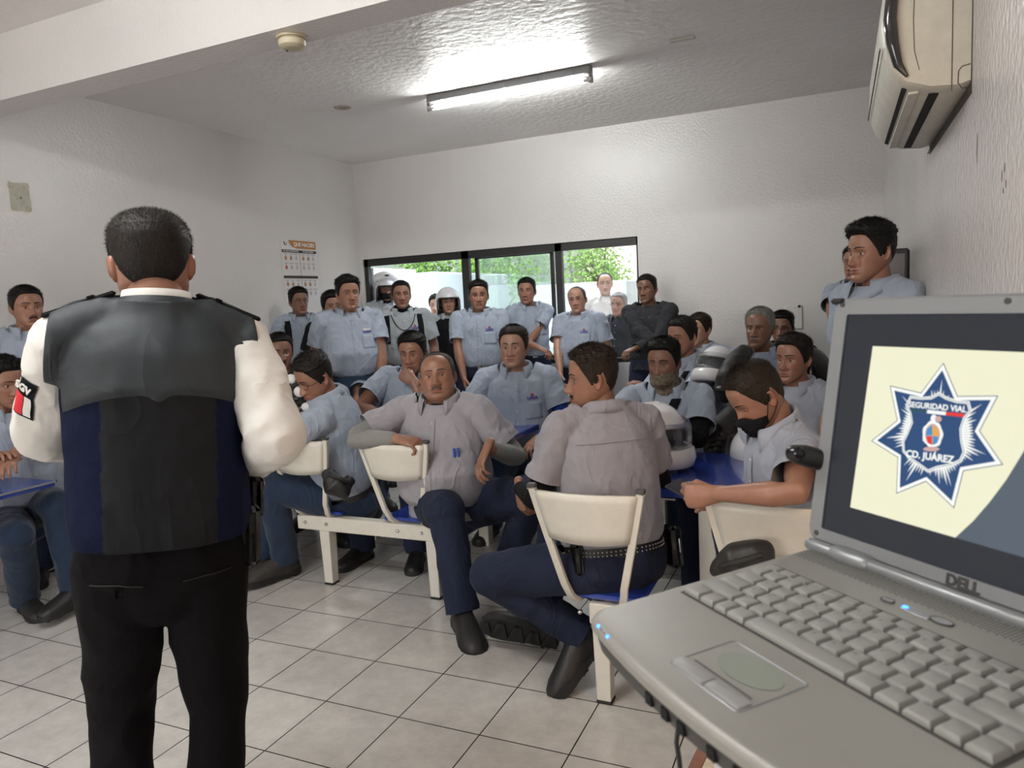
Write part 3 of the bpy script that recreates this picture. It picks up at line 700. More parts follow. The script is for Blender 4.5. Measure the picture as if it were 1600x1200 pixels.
        if b.n and face is not None and abs(face) < 100: b.build('buttons', MATS['button'], root)
        # placket
        pts = []
        for q in np.linspace(.10, .88, 26):
            x = onchest(q, 0.014*s, .0015); 
            if x is not None: pts.append(x[0])
        if len(pts) > 4 and abs(face) < 110:
            pk = MB(); A = [[p_-tr*.028*s+tf*.0012, p_+tf*.0026, p_+tr*.002+tf*.000] for p_ in pts]; pk.grid(np.array(A)); pk.build('placket', MATS[shirt], root)
    if logo and abs(face) < 80:
        x = onchest(.70, -.085*s*w, .004)
        if x is not None:
            n = unit(x[1]); yy = unit(tdir-n*(tdir@n)); xx = np.cross(yy, n); lg = empty_part('chest_emblem', root)
            M4 = frame4(x[0], xx, yy, n); text_obj('emblem_letters', 'UASA', .027*s, M4, root, MATS['logo_purple'], bold=.0012)
            em = MB(); em.ball(x[0]+yy*.021*s, (.010*s, .004, .009*s), 8, R=np.stack([xx, n, yy], 1)); em.build('emblem_mark', MATS['logo_red'], root)
        if pocket:
            A = []
            for q in np.linspace(.66, .46, 7):
                row = []
                for l_ in np.linspace(-.045, -.135, 7):
                    x = onchest(q, l_*s*w, .0022)
                    row.append(x[0] if x is not None else None)
                A.append(row)
            if all(z is not None for rw in A for z in rw):
                pk = MB(); pk.grid(np.array(A)); o = pk.build('chest_pocket', MATS[shirt], root); md = o.modifiers.new('t', 'SOLIDIFY'); md.thickness = .003; md.offset = 1
    if gaiter:
        c = MB(); a = np.linspace(0, 2*np.pi, 40, endpoint=False); A = []
        lv = [(Nb-tdir*.02*s, nr*1.65, nr*1.5), (Nb+tdir*.015*s, nr*1.55, nr*1.5), (skull*.5+Nb*.5, nr*1.28, nr*1.35), (skull*.9+Nb*.1, nr*1.2, nr*1.3)]
        if gaiter[1] > 0:
            lv += [(hc+HM@np.array([0, .008, -.110])*hs, .066*hs, .092*hs), (hc+HM@np.array([0, .006, -.088])*hs, .069*hs, .098*hs), (hc+HM@np.array([0, .004, -.074])*hs, .071*hs, .099*hs)]
            if gaiter[1] > 1: lv += [(hc+HM@np.array([0, .000, -.052])*hs, .072*hs, .104*hs), (hc+HM@np.array([0, .000, -.034])*hs, .072*hs, .104*hs)]
        for i, (p_, ra, rb) in enumerate(lv):
            X, Y = (tr, tf) if i < 2 else (HM[:, 0], HM[:, 1])
            for j in range(1): A.append([p_+X*math.cos(q)*ra*(1+.03*math.sin(7*q+i*2))+Y*math.sin(q)*rb*(1+.03*math.sin(5*q+i)) for q in a])
        c.grid(np.array(A), wrap=True); o = c.build('neck_gaiter', MATS[gaiter[0]], root); md = o.modifiers.new('s', 'SUBSURF'); md.levels = 2; md.render_levels = 2
    if helmet: make_helmet(root, hc, HM, hs, helmet)
    return R
def empty_part(n, root): return None
def helmet_parts(M, c, s, up=True, visor=True, chin='up', col='white_gloss'):
    """open-face shell, trim, raised chin bar and visor in head coordinates"""
    sh = MB(); A = []; nth = 48; th = np.linspace(0, 2*np.pi, nth, endpoint=False)
    for i, v in enumerate(np.linspace(0, 1, 20)):
        row = []
        for t in th:
            fr = max(0, math.sin(t)); lo = -.125+.165*np.clip((fr-.25)/.3, 0, 1)
            z = lo+(.150-lo)*math.sin(v*math.pi/2)**.9 if v < 1 else .150
            k = math.sqrt(max(0, 1-((z-.01)/.142)**2)) if z > .01 else math.sqrt(max(0, 1-((z-.01)/.30)**2))
            row.append((.125*k*math.cos(t), -.005+.148*k*math.sin(t), z))
        A.append(row)
    sh.grid(np.array(A), wrap=True); sh.xf(M*s, c)
    tr = MB(); rim = [np.array(p) for p in A[0]]; tr.tube(rim+[rim[0]], .0065, 6); tr.xf(M*s, c)
    bar = MB()
    a = np.radians(np.linspace(-68, 68, 22))
    cz = .150 if chin == 'up' else -.085
    for dz, rr, k in ((0, .0, 0),):
        A = []
        for (oz, oy) in ([(-.045, .000), (-.02, .022), (.012, .024), (.035, .008), (.040, -.012)] if chin == 'up' else [(-.035, -.01), (-.03, .02), (.0, .028), (.03, .022), (.04, 0)]):
            A.append([((.133+oy*.3)*math.sin(q), (.10 if chin == 'up' else .155)*math.cos(q)*1.0-.01+(oy if 1 else 0), cz+oz-(.055*(1-math.cos(q)) if chin == 'up' else 0)) for q in a])
        bar.grid(np.array(A))
    bar.xf(M*s, c)
    vi = MB(); A = []
    for zz, k in ([(.045, 1.03), (.075, 1.05), (.105, .98)] if chin == 'up' else [(-.045, 1.08), (0, 1.10), (.04, 1.08), (.07, 1.02)]):
        A.append([(.134*k*math.sin(q), .150*k*math.cos(q)-.002, zz) for q in a])
    vi.grid(np.array(A)); vi.xf(M*s, c)
    ln = MB(); A = []
    for t_ in np.linspace(-2.3, 2.3, 19): A.append([(.112*math.sin(t_+math.pi), -.005+.13*math.cos(t_+math.pi), z) for z in (-.115, -.06, 0., .05)])
    ln.grid(np.array(A)); ln.xf(M*s, c)
    return sh, tr, bar, vi, ln
def make_helmet(root, c, M, s, spec):
    sh, tr, bar, vi, ln = helmet_parts(M, c, s, chin='up')
    o = sh.build('helmet', MATS['white_gloss'], root); md = o.modifiers.new('t', 'SOLIDIFY'); md.thickness = .012
    tr.build('helmet_trim', MATS['black_plastic'], root); ln.build('helmet_padding', MATS['black_cloth'], root)
    if spec == 'open': 
        o = bar.build('helmet_chin_bar', MATS['white_gloss'], root); md = o.modifiers.new('t', 'SOLIDIFY'); md.thickness = .008; vi.build('helmet_visor', MATS['visor'], root)
        lp = MB(); lp.ball(c+M@np.array([0, .115, .150])*s, (.03, .012, .012), 10, R=M); lp.build('helmet_vent', MATS['black_plastic'], root)
mats_init()
# ------------------------------------------------------------------ room shell
def paint(name, col, streak=False, rough=.33, bsc=55, bs=.32):
    m = mat(name, col, rough=rough, spec=.5); n = m.node_tree; L = n.links.new; b = n.nodes['Principled BSDF']
    tc = n.nodes.new('ShaderNodeTexCoord'); t = n.nodes.new('ShaderNodeTexNoise'); t.inputs['Scale'].default_value = bsc; t.inputs['Detail'].default_value = 3.5
    mp = n.nodes.new('ShaderNodeMapping'); L(tc.outputs['Object'], mp.inputs[0]); L(mp.outputs[0], t.inputs[0])
    if streak: mp.inputs['Scale'].default_value = (1, 1, .8)
    t2 = n.nodes.new('ShaderNodeTexNoise'); t2.inputs['Scale'].default_value = 3.2; t2.inputs['Detail'].default_value = 5; L(tc.outputs['Object'], t2.inputs[0])
    ad = n.nodes.new('ShaderNodeMath'); ad.operation = 'MULTIPLY_ADD'; ad.inputs[1].default_value = .9; L(t2.outputs[0], ad.inputs[0]); L(t.outputs[0], ad.inputs[2])
    bp = n.nodes.new('ShaderNodeBump'); bp.inputs['Strength'].default_value = bs; bp.inputs['Distance'].default_value = .012; L(ad.outputs[0], bp.inputs['Height']); L(bp.outputs[0], b.inputs['Normal'])
    t3 = n.nodes.new('ShaderNodeTexNoise'); t3.inputs['Scale'].default_value = 1.1; t3.inputs['Detail'].default_value = 6; L(tc.outputs['Object'], t3.inputs[0])
    r = n.nodes.new('ShaderNodeMapRange'); r.inputs[1].default_value = .3; r.inputs[2].default_value = .75; r.inputs[3].default_value = 1.03; r.inputs[4].default_value = .93; L(t3.outputs[0], r.inputs[0])
    mx = n.nodes.new('ShaderNodeMix'); mx.data_type = 'RGBA'; mx.blend_type = 'MULTIPLY'; mx.inputs[0].default_value = 1; mx.inputs[6].default_value = (*col, 1); L(r.outputs[0], mx.inputs[7]); L(mx.outputs[2], b.inputs['Base Color'])
    return m
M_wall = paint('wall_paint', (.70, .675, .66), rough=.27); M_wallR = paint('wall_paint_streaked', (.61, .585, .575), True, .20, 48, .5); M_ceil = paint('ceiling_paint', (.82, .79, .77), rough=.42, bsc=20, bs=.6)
def st(name, mb, m, smooth=False): return tag(mb.build(name, m, None, smooth), kind='structure')
T = .16; DX0, DX1, WX1, ZT, ZS = -4.68, -3.445, -1.674, 2.09, .945
b = MB(); b.box2((XL-.0, YB, ZT), (XR, YB+T, HC)); b.box2((XL, YB, 0), (DX0, YB+T, ZT)); b.box2((WX1, YB, 0), (XR, YB+T, ZT)); b.box2((DX1, YB, 0), (WX1, YB+T, ZS)); st('wall_back', b, M_wall)
b = MB(); b.box2((XL-T, YN-T, 0), (XL, YB+T, HC)); st('wall_left', b, M_wall)
b = MB(); y0, y1, z0, z1 = .95, 1.61, 1.15, 2.1
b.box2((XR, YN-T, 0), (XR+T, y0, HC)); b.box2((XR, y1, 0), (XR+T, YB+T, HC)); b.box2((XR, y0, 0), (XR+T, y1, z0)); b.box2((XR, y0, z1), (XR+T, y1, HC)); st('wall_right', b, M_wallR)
b = MB(); b.box2((XL, YN-T, 0), (-3.9, YN, HC)); b.box2((-1.3, YN-T, 0), (XR, YN, HC)); b.box2((-3.9, YN-T, 2.3), (-1.3, YN, HC)); b.box2((-3.9, YN-T, 0), (-1.3, YN, .7)); st('wall_front', b, M_wall)
b = MB(); b.box2((XL-T, YN-T, HC), (XR+T, YB+T, HC+.15)); st('ceiling', b, M_ceil)
b = MB(); b.box2((XL, 2.600, 2.763), (XR, 2.79, HC)); st('trim_1', b, M_wall)          # concrete beam
# floor tiles: 34.5 cm grid read off the photograph
fm = bpy.data.materials.new('floor_tiles'); fm.use_nodes = True; n = fm.node_tree; L = n.links.new; bs = n.nodes['Principled BSDF']
tc = n.nodes.new('ShaderNodeTexCoord'); mp = n.nodes.new('ShaderNodeMapping'); S_ = .3447
mp.inputs['Location'].default_value = (1.885/S_+20, -2.1917/S_+20, 0); mp.inputs['Scale'].default_value = (1/S_, 1/S_, 1); L(tc.outputs['Object'], mp.inputs[0])
br = n.nodes.new('ShaderNodeTexBrick'); br.offset = 0; br.inputs['Scale'].default_value = 1; br.inputs['Brick Width'].default_value = 1; br.inputs['Row Height'].default_value = 1; br.inputs['Mortar Size'].default_value = .008; br.inputs['Mortar Smooth'].default_value = .15; br.inputs['Bias'].default_value = 0
br.inputs['Color1'].default_value = (.63, .605, .57, 1); br.inputs['Color2'].default_value = (.56, .54, .51, 1); br.inputs['Mortar'].default_value = (.035, .03, .027, 1); L(mp.outputs[0], br.inputs[0])
nz = n.nodes.new('ShaderNodeTexNoise'); nz.inputs['Scale'].default_value = 9; nz.inputs['Detail'].default_value = 8; nz.inputs['Roughness'].default_value = .7; L(tc.outputs['Object'], nz.inputs[0])
mr = n.nodes.new('ShaderNodeMapRange'); mr.inputs[1].default_value = .35; mr.inputs[2].default_value = .7; mr.inputs[3].default_value = 1.05; mr.inputs[4].default_value = .80; L(nz.outputs[0], mr.inputs[0])
mx = n.nodes.new('ShaderNodeMix'); mx.data_type = 'RGBA'; mx.blend_type = 'MULTIPLY'; mx.inputs[0].default_value = 1; L(br.outputs[0], mx.inputs[6]); L(mr.outputs[0], mx.inputs[7])
n2 = n.nodes.new('ShaderNodeTexNoise'); n2.inputs['Scale'].default_value = 60; n2.inputs['Detail'].default_value = 4; n2.inputs['Distortion'].default_value = 2.5; L(tc.outputs['Object'], n2.inputs[0])
m2 = n.nodes.new('ShaderNodeMapRange'); m2.inputs[1].default_value = .64; m2.inputs[2].default_value = .72; m2.inputs[3].default_value = 1; m2.inputs[4].default_value = .82; L(n2.outputs[0], m2.inputs[0])
mx2 = n.nodes.new('ShaderNodeMix'); mx2.data_type = 'RGBA'; mx2.blend_type = 'MULTIPLY'; mx2.inputs[0].default_value = 1; L(mx.outputs[2], mx2.inputs[6]); L(m2.outputs[0], mx2.inputs[7]); L(mx2.outputs[2], bs.inputs['Base Color'])
rr = n.nodes.new('ShaderNodeMapRange'); rr.inputs[3].default_value = .07; rr.inputs[4].default_value = .26; L(nz.outputs[0], rr.inputs[0]); L(rr.outputs[0], bs.inputs['Roughness'])
bp = n.nodes.new('ShaderNodeBump'); bp.inputs['Strength'].default_value = .35; bp.inputs['Distance'].default_value = .003; bp.invert = True; L(br.outputs['Fac'], bp.inputs['Height'])
b3 = n.nodes.new('ShaderNodeBump'); b3.inputs['Strength'].default_value = .05; b3.inputs['Distance'].default_value = .01; L(nz.outputs[0], b3.inputs['Height']); L(bp.outputs[0], b3.inputs['Normal']); L(b3.outputs[0], bs.inputs['Normal'])
b = MB(); b.box2((XL-T, YN-T, -.1), (XR+T, YB+T, 0)); st('floor', b, fm)
# ------------------------------------------------------------------ window wall
M_frame = mat('black_frame', (.012, .012, .012), rough=.45, bump=.2, bscale=60); M_glass = mat('sash_glass', (.70, .93, .90), rough=.02, trans=1, alpha=.34)
M_glassc = mat('clear_glass', (.93, .97, .97), rough=.02, trans=1, alpha=.05)
b = MB(); fy0, fy1 = YB+.02, YB+.075
b.box2((DX0, fy0, ZT-.075), (WX1, fy1, ZT)); b.box2((DX0, fy0, 0), (DX0+.05, fy1, ZT)); b.box2((DX1-.05, fy0, 0), (DX1+.03, fy1, ZT))
o = b.build('door_1', M_frame, None, False); tag(o, kind='structure')
w = MB(); w.box2((DX1+.03, fy0, ZS), (WX1, fy1, ZS+.04)); w.box2((WX1-.02, fy0, ZS), (WX1, fy1, ZT)); w.box2((-2.485, fy0, ZS), (-2.42, fy1, ZT))
o = w.build('window_1', M_frame, None, False); tag(o, kind='structure')
s = MB(); sx0, sx1 = -3.375, -2.56; sy0, sy1 = YB+.08, YB+.11
for a_, c_ in (((sx0, ZS+.04), (sx0+.035, ZT-.055)), ((sx1, ZS+.04), (sx1+.035, ZT-.055)), ((sx0, ZS+.04), (sx1, ZS+.075)), ((sx0, ZT-.085), (sx1, ZT-.055))): s.box2((a_[0], sy0, a_[1]), (c_[0], sy1, c_[1]))
so = s.build('window_sash', M_frame, o, False)
g = MB(); g.box2((sx0+.03, YB+.09, ZS+.07), (sx1+.005, YB+.096, ZT-.08)); g.build('sash_pane', M_glass, o, False)
g = MB(); g.box2((-2.43, YB+.05, ZS+.03), (WX1-.01, YB+.055, ZT-.05)); g.build('clear_pane', M_glassc, o, False)
# side and rear windows (outside the frame, they let the warm daylight in)
for nm, (a_, c_) in (('window_2', ((XR+.06, .95, 1.15), (XR+.10, 1.61, 2.1))), ('window_3', ((-3.9, YN-.10, .7), (-1.3, YN-.06, 2.3)))):
    b = MB(); a_ = np.array(a_); c_ = np.array(c_); k = 1 if nm == 'window_2' else 0
    for e in range(3):
        q = a_[k]+(c_[k]-a_[k]-.04)*e/2; p0 = a_.copy(); p1 = c_.copy(); p0[k] = q; p1[k] = q+.04; b.box2(p0, p1)
    for e in range(2):
        p0 = a_.copy(); p1 = c_.copy(); p0[2] = a_[2] if e == 0 else c_[2]-.04; p1[2] = p0[2]+.04; b.box2(p0, p1)
    st(nm, b, M_frame)
# ------------------------------------------------------------------ ceiling things
def fixture(cx, cy, label, strength):
    r = empty('fluorescent_light', (cx, cy, HC)); tag(r, label, 'ceiling light', 'fluorescent lights')
    b = MB(); b.box2((cx-.63, cy-.032, HC-.055), (cx+.63, cy+.032, HC), bev=.006)
    for k in range(5): b.box2((cx-.5+k*.25-.006, cy-.036, HC-.05), (cx-.5+k*.25+.006, cy+.036, HC-.02))
    b.build('light_housing', mat('housing_grey', (.22, .22, .23), rough=.5), r, False)
    b = MB(); b.tube([(cx-.595, cy, HC-.085), (cx+.595, cy, HC-.085)], .019, 16); b.build('light_tube', mat('tube_glow_%d' % strength, (.97, 1, .98), emit=strength), r)
    b = MB()
    for sg in (-1, 1): b.box2((cx+sg*.625-.012, cy-.012, HC-.11), (cx+sg*.625+.012, cy+.012, HC-.05), bev=.003); b.tube([(cx+sg*.575, cy, HC-.085), (cx+sg*.617, cy, HC-.085)], .0195, 12)
    b.build('lamp_holder', MATS['white_pad'], r)
    return r
fixture(-2.14, 4.87, 'white fluorescent tube light lit on ceiling beyond the beam', 118)
fixture(-1.9, .7, 'fluorescent tube light on ceiling on the near side of the beam', 160)
p = aty(456, 66, 2.70); r = empty('smoke_detector', (p[0], 2.70, 2.763)); tag(r, 'round cream smoke detector under the concrete beam', 'smoke detector')
b = MB(); c = np.array([p[0], 2.70, 0]); b.loft([c+[0, 0, 2.764], c+[0, 0, 2.752]], [.066, .066], n=28, caps='flat'); b.build('detector_base', mat('cream_plastic', (.56, .50, .36), rough=.5), r, sharp=40)
b = MB(); b.loft([c+[0, 0, 2.752], c+[0, 0, 2.742], c+[0, 0, 2.722], c+[0, 0, 2.712]], [.052, .060, .057, .040], n=28, caps='flat'); b.build('detector_cap', mat('cream_plastic', (.56, .50, .36)), r, sharp=40)
b = MB(); b.ball(c+[-.02, -.012, 2.704], (.007, .005, .003), 8); b.build('detector_lens', MATS['black_plastic'], r)
p = atz(1066, 60, HC); b = MB(); b.box((p[0], p[1], HC-.006), (.15, .045, .012), bev=.003); 
for sg in (-1, 1): b.ball((p[0]+sg*.055, p[1], HC-.013), .004, 6)
tag(b.build('ceiling_plate', mat('plate_white', (.6, .59, .56)), None, False), 'small white screwed plate on ceiling right of tube light', 'ceiling plate')
p = atz(535, 168, HC); b = MB(); b.loft([(p[0], p[1], HC-.004), (p[0], p[1], HC)], [.062, .066], n=20, caps='flat'); b.box((p[0]+.01, p[1], HC-.009), (.07, .012, .006)); tag(b.build('ceiling_cover', mat('cover_beige', (.45, .40, .34), var=.3, vscale=30), None, True, sharp=30), 'round stained beige cover on ceiling left of tube light', 'ceiling cover')
# ------------------------------------------------------------------ air conditioner on the right wall
ar = empty('air_conditioner', (XR, 2.35, 2.05)); tag(ar, 'old cream split air conditioner high on the right wall', 'air conditioner')
ya, yb2 = 2.30, 3.27
M_ac = mat('ac_cream', (.55, .53, .46), rough=.42, var=.12, vscale=14, bump=.1, bscale=60); M_acd = mat('ac_line', (.05, .045, .04), rough=.7)
acp = [(0, 2.03), (-.03, 2.022), (-.10, 2.028), (-.16, 2.052), (-.19, 2.085), (-.207, 2.13), (-.215, 2.20), (-.212, 2.28), (-.198, 2.35), (-.17, 2.39), (-.12, 2.40), (0, 2.40)]
acp = [(x_*.98, z_+.03) for x_, z_ in acp]
b = MB(); V = []; nn = len(acp); ys = [ya, ya+.012, ya+.03, yb2-.03, yb2-.012, yb2]
A = []
for y_, k in zip(ys, (.965, .988, 1, 1, .988, .965)): A.append([(XR+x_*k, y_, 2.23+(z_-2.23)*k) for x_, z_ in acp])
ar.location.z += 0
b.grid(np.array(A), wrap=True); b.F += [tuple(range(nn)), tuple(5*nn+j for j in range(nn))[::-1]]; b.m += [0, 0]; b.build('ac_body', M_ac, ar, sharp=50)
b = MB()                                                                          # seams on the end face
b.tube([(XR-.045, ya-.001, 2.045), (XR-.045, ya-.001, 2.39)], .0012, 5); b.tube([(XR-.120, ya-.001, 2.11), (XR-.132, ya-.001, 2.16), (XR-.135, ya-.001, 2.24), (XR-.130, ya-.001, 2.39)], .0009, 5)
b.tube([(XR-.004, ya-.001, 2.105), (XR-.022, ya-.001, 2.102), (XR-.030, ya-.001, 2.092), (XR-.031, ya-.001, 2.062), (XR-.022, ya-.001, 2.047), (XR-.004, ya-.001, 2.046)], .0012, 5)
b.box2((XR-.002, ya-.004, 2.03), (XR, yb2, 2.41)); b.build('ac_seams', M_acd, ar)
def acx(zq): 
    zz = [q[1] for q in acp[2:9]]; xx = [q[0] for q in acp[2:9]]; return np.interp(zq, zz, xx)
b = MB()                                                                          # air outlet slots under the front edge
for (x0_, x1_, m_) in ((-.158, -.146, 0), (-.093, -.068, 0)):
    def zz_(x): return np.interp(x, [-.19*.98, -.157, -.098, -.029], [2.115, 2.082, 2.058, 2.052])
    b.add([(XR+x0_, ya+.05, zz_(x0_)-.0015), (XR+x1_, ya+.05, zz_(x1_)-.0015), (XR+x1_, yb2-.05, zz_(x1_)-.0015), (XR+x0_, yb2-.05, zz_(x0_)-.0015)], [(0, 1, 2, 3)])
    b.add([(XR+x0_, ya+.05, zz_(x0_)+.01), (XR+x1_, ya+.05, zz_(x1_)+.01), (XR+x1_, yb2-.05, zz_(x1_)+.01), (XR+x0_, yb2-.05, zz_(x0_)+.01)], [(0, 1, 2, 3)])
b.build('air_slot', mat('slot_black', (.004, .004, .004), rough=.9), ar, False)
b = MB(); b.box2((XR-.142, ya+.05, 2.061), (XR-.118, yb2-.05, 2.0675)); b.build('louver', M_ac, ar, False)
b = MB(); pts = [(XR-.170, ya-.002, 2.345), (XR-.186, ya-.003, 2.30), (XR-.190, ya-.004, 2.25), (XR-.184, ya-.004, 2.19), (XR-.170, ya-.003, 2.13), (XR-.150, ya-.002, 2.10)]
b.loft(pts, [(.013, .013), (.016, .016), (.017, .017), (.016, .016), (.012, .012), (.005, .005)], n=12); b.build('dark_grip', mat('grip_black', (.008, .008, .009), rough=.12, coat=.8), ar)
b = MB(); b.box2((XR-.2145, ya+.02, 2.18), (XR-.2115, yb2-.02, 2.186)); b.build('front_groove', M_acd, ar, False)
b = MB()
for k in range(9): y_ = ya+.1+k*.11; b.tube([(XR-.001, y_, 2.05), (XR-.004, y_+.03, 2.040+.005*math.sin(k*2)), (XR-.001, y_+.06, 2.046)], .0016, 5)
b.build('wall_seal', M_acd, ar)
# ------------------------------------------------------------------ things on the walls
c0 = atx(437, 373, XL); c1 = atx(492, 377, XL); c2 = atx(446, 470, XL)
po = empty('poster', (XL, (c0[1]+c1[1])/2, c2[2])); tag(po, 'QUE HACER? instruction poster on the left wall near the window', 'poster')
py0, py1, pz0, pz1 = c0[1], c1[1], c2[2]-.01, c0[2]; PW, PH = py1-py0, pz1-pz0
b = MB(); b.box2((XL, py0, pz0), (XL+.006, py1, pz1)); b.build('poster_sheet', mat('poster_white', (.68, .65, .64), rough=.4), po, False)
def pm(u, v, x=.0075): return (XL+x, py0+u*PW, pz1-v*PH)
def prect(mb, u0, v0, u1, v1, mi=0, x=.0072): mb.add([pm(u0, v0, x), pm(u1, v0, x), pm(u1, v1, x), pm(u0, v1, x)], [(0, 1, 2, 3)], mi)
Mo = [mat('poster_orange', (.42, .19, .05)), mat('poster_black', (.03, .025, .03)), mat('poster_brown', (.38, .20, .12)), mat('poster_grey', (.42, .40, .42)), mat('poster_red', (.45, .12, .10))]
b = MB(); b.add([pm(.20, .01), pm(.99, .01), pm(.99, .14), pm(.42, .14), pm(.30, .11), pm(.24, .06)], [(0, 1, 2, 3, 4, 5)], 0)
for v in (.165, .58): prect(b, .01, v, .99, v+.045, 1)
prect(b, .495, .20, .505, .99, 1)
for cu_ in (0, 1):
    for ro in range(4):
        for k in range(3):
            u = .05+cu_*.49+k*.145; v = [.27, .42, .69, .84][ro]; mi = 4 if (ro == 1 and k == 0 and cu_ == 0) else (2 if ro in (0, 2) and k < 2 else 3)
            prect(b, u, v-.045, u+.11, v-.03, 3)
            b.add([pm(u+.055+.035*math.cos(t)*(1 if k < 2 else .8), v+.03+.035*math.sin(t)) for t in np.linspace(0, 6.28, 9)[:-1]], [tuple(range(8))], mi)
            b.add([pm(u+.055+.013*math.cos(t), v-.012+.012*math.sin(t)) for t in np.linspace(0, 6.28, 7)[:-1]], [tuple(range(6))], mi)
b.add([pm(.07, .03), pm(.10, .04), pm(.13, .10), pm(.09, .09)], [(0, 1, 2, 3)], 1); b.add([pm(.15, .09), pm(.12, .10), pm(.17, .045)], [(0, 1, 2)], 1)
b.build('poster_print', Mo, po, False)
ex, ey, ez = np.array([0, 1, 0.]), np.array([0, 0, 1.]), np.array([1, 0, 0.])
M_white = mat('print_white', (.8, .8, .8), rough=.5)
text_obj('poster_title', 'QUE HACER?', .093, frame4(pm(.645, .075, .009), ex, ey, ez), po, M_white, bold=.002, fit=.60*PW)
text_obj('poster_heading', 'EN CASO DE EMERGENCIA', .021, frame4(pm(.26, .187, .009), ex, ey, ez), po, M_white, fit=.42*PW)
text_obj('poster_heading', 'EN CASO DE SISMO', .021, frame4(pm(.75, .187, .009), ex, ey, ez), po, M_white, fit=.3*PW)
c0 = atx(12, 283, XL); c1 = atx(50, 332, XL)
b = MB(); rng = random.Random(4); n_ = 40; pts = []
yc, zc_, hw, hh = (c0[1]+c1[1])/2, (c0[2]+c1[2])/2, abs(c1[1]-c0[1])/2, abs(c0[2]-c1[2])/2
for k in range(n_):
    a_ = 2*math.pi*k/n_; q = max(abs(math.cos(a_)), abs(math.sin(a_))); r_ = 1+rng.uniform(-.06, .03); pts.append((math.cos(a_)/q*r_*hw, math.sin(a_)/q*r_*hh))
b.add([(XL+.002, yc+x_, zc_+z_) for x_, z_ in pts], [tuple(range(n_))], 0)
for sx in (-1, 1):
    for sz in (-1, 1): b.box((XL+.0035, yc+sx*hw*.72, zc_+sz*hh*.78), (.002, hw*.5, hh*.28), rotx(sx*sz*.5), mi=1)
for k in range(5): b.box((XL+.0035, yc+rng.uniform(-.5, .5)*hw, zc_+rng.uniform(-.4, .4)*hh), (.002, .015, .012), rotx(.5), mi=1)
tag(b.build('paper_scrap', [mat('scrap', (.50, .49, .41), var=.15, vscale=20), mat('tape', (.42, .40, .27), rough=.4)], None, False), 'torn paper scrap with tape marks on the left wall', 'paper')
p = aty(1240, 492, YB); r = empty('wall_switch', (p[0], YB, p[2])); tag(r, 'white socket plate on back wall above seated men', 'switch')
b = MB(); b.box((p[0], YB-.008, p[2]-.02), (.14, .016, .20), bev=.006); b.build('switch_plate', mat('switch_white', (.66, .65, .62), rough=.4), r, False)
b = MB(); b.box((p[0]-.02, YB-.02, p[2]), (.035, .012, .06), bev=.003); b.build('switch_rocker', mat('switch_white', (.7, .7, .7)), r, False)
b = MB(); b.ball((p[0]+.045, YB-.02, p[2]+.07), .012, 8); b.build('switch_knob', MATS['black_plastic'], r)
p = aty(517, 478, YB-.05); c0 = atx(503, 478, XL)
r = empty('exit_sign', (XL, c0[1], c0[2])); tag(r, 'small green safety sign on left wall below the poster', 'sign'); q = atx(505, 482, XL)
b = MB(); b.box2((XL, q[1]-.02, q[2]-.10), (XL+.01, q[1]+.24, q[2]+.10), bev=.003); b.build('sign_board', mat('sign_green', (.02, .22, .12), rough=.4), r, False)
b = MB(); b.box2((XL+.0095, q[1]+.0, q[2]-.08), (XL+.0115, q[1]+.012, q[2]+.08)); b.box2((XL+.0095, q[1]+.0, q[2]+.07), (XL+.0115, q[1]+.22, q[2]+.08)); b.build('sign_border', M_white, r, False)
# scuffs and chips on the right wall
b = MB(); rng = random.Random(8)
for (x_, y_, L_) in ((1570, 262, 5), (1566, 275, 6), (1572, 287, 4), (1568, 298, 3), (1527, 232, 18)):
    c0 = atx(x_, y_, XR); b.ball((XR-.0005, c0[1], c0[2]), (.0012, .004, .0022*L_), 8)
tag(b.build('wall_chips', mat('chip_grey', (.16, .14, .14), rough=.8), None), 'dark chips in paint of right wall under the air conditioner', 'paint chips', kind='stuff')
# dark framed panel behind the man at the right wall
r = empty('wall_panel', (XR-.05, 3.95, 1.5)); tag(r, 'grey dark-framed panel on the right wall behind the tall young man', 'wall panel')
p0 = P(1388, 396, 3.55); p1 = P(1417, 446, 3.55)
b = MB(); b.box(((p0[0]+p1[0])/2, p0[1], (p0[2]+p1[2])/2-.05), (abs(p1[0]-p0[0])+.02, .03, .30), rotz(.0), bev=.012); b.build('panel_frame', mat('panel_dark', (.03, .032, .04), rough=.4), r, False)
b = MB(); b.box(((p0[0]+p1[0])/2-.008, p0[1]-.017, (p0[2]+p1[2])/2-.06), (abs(p1[0]-p0[0])-.006, .006, .27), bev=.003); b.build('panel_face', mat('panel_grey', (.17, .17, .19), rough=.35), r, False)
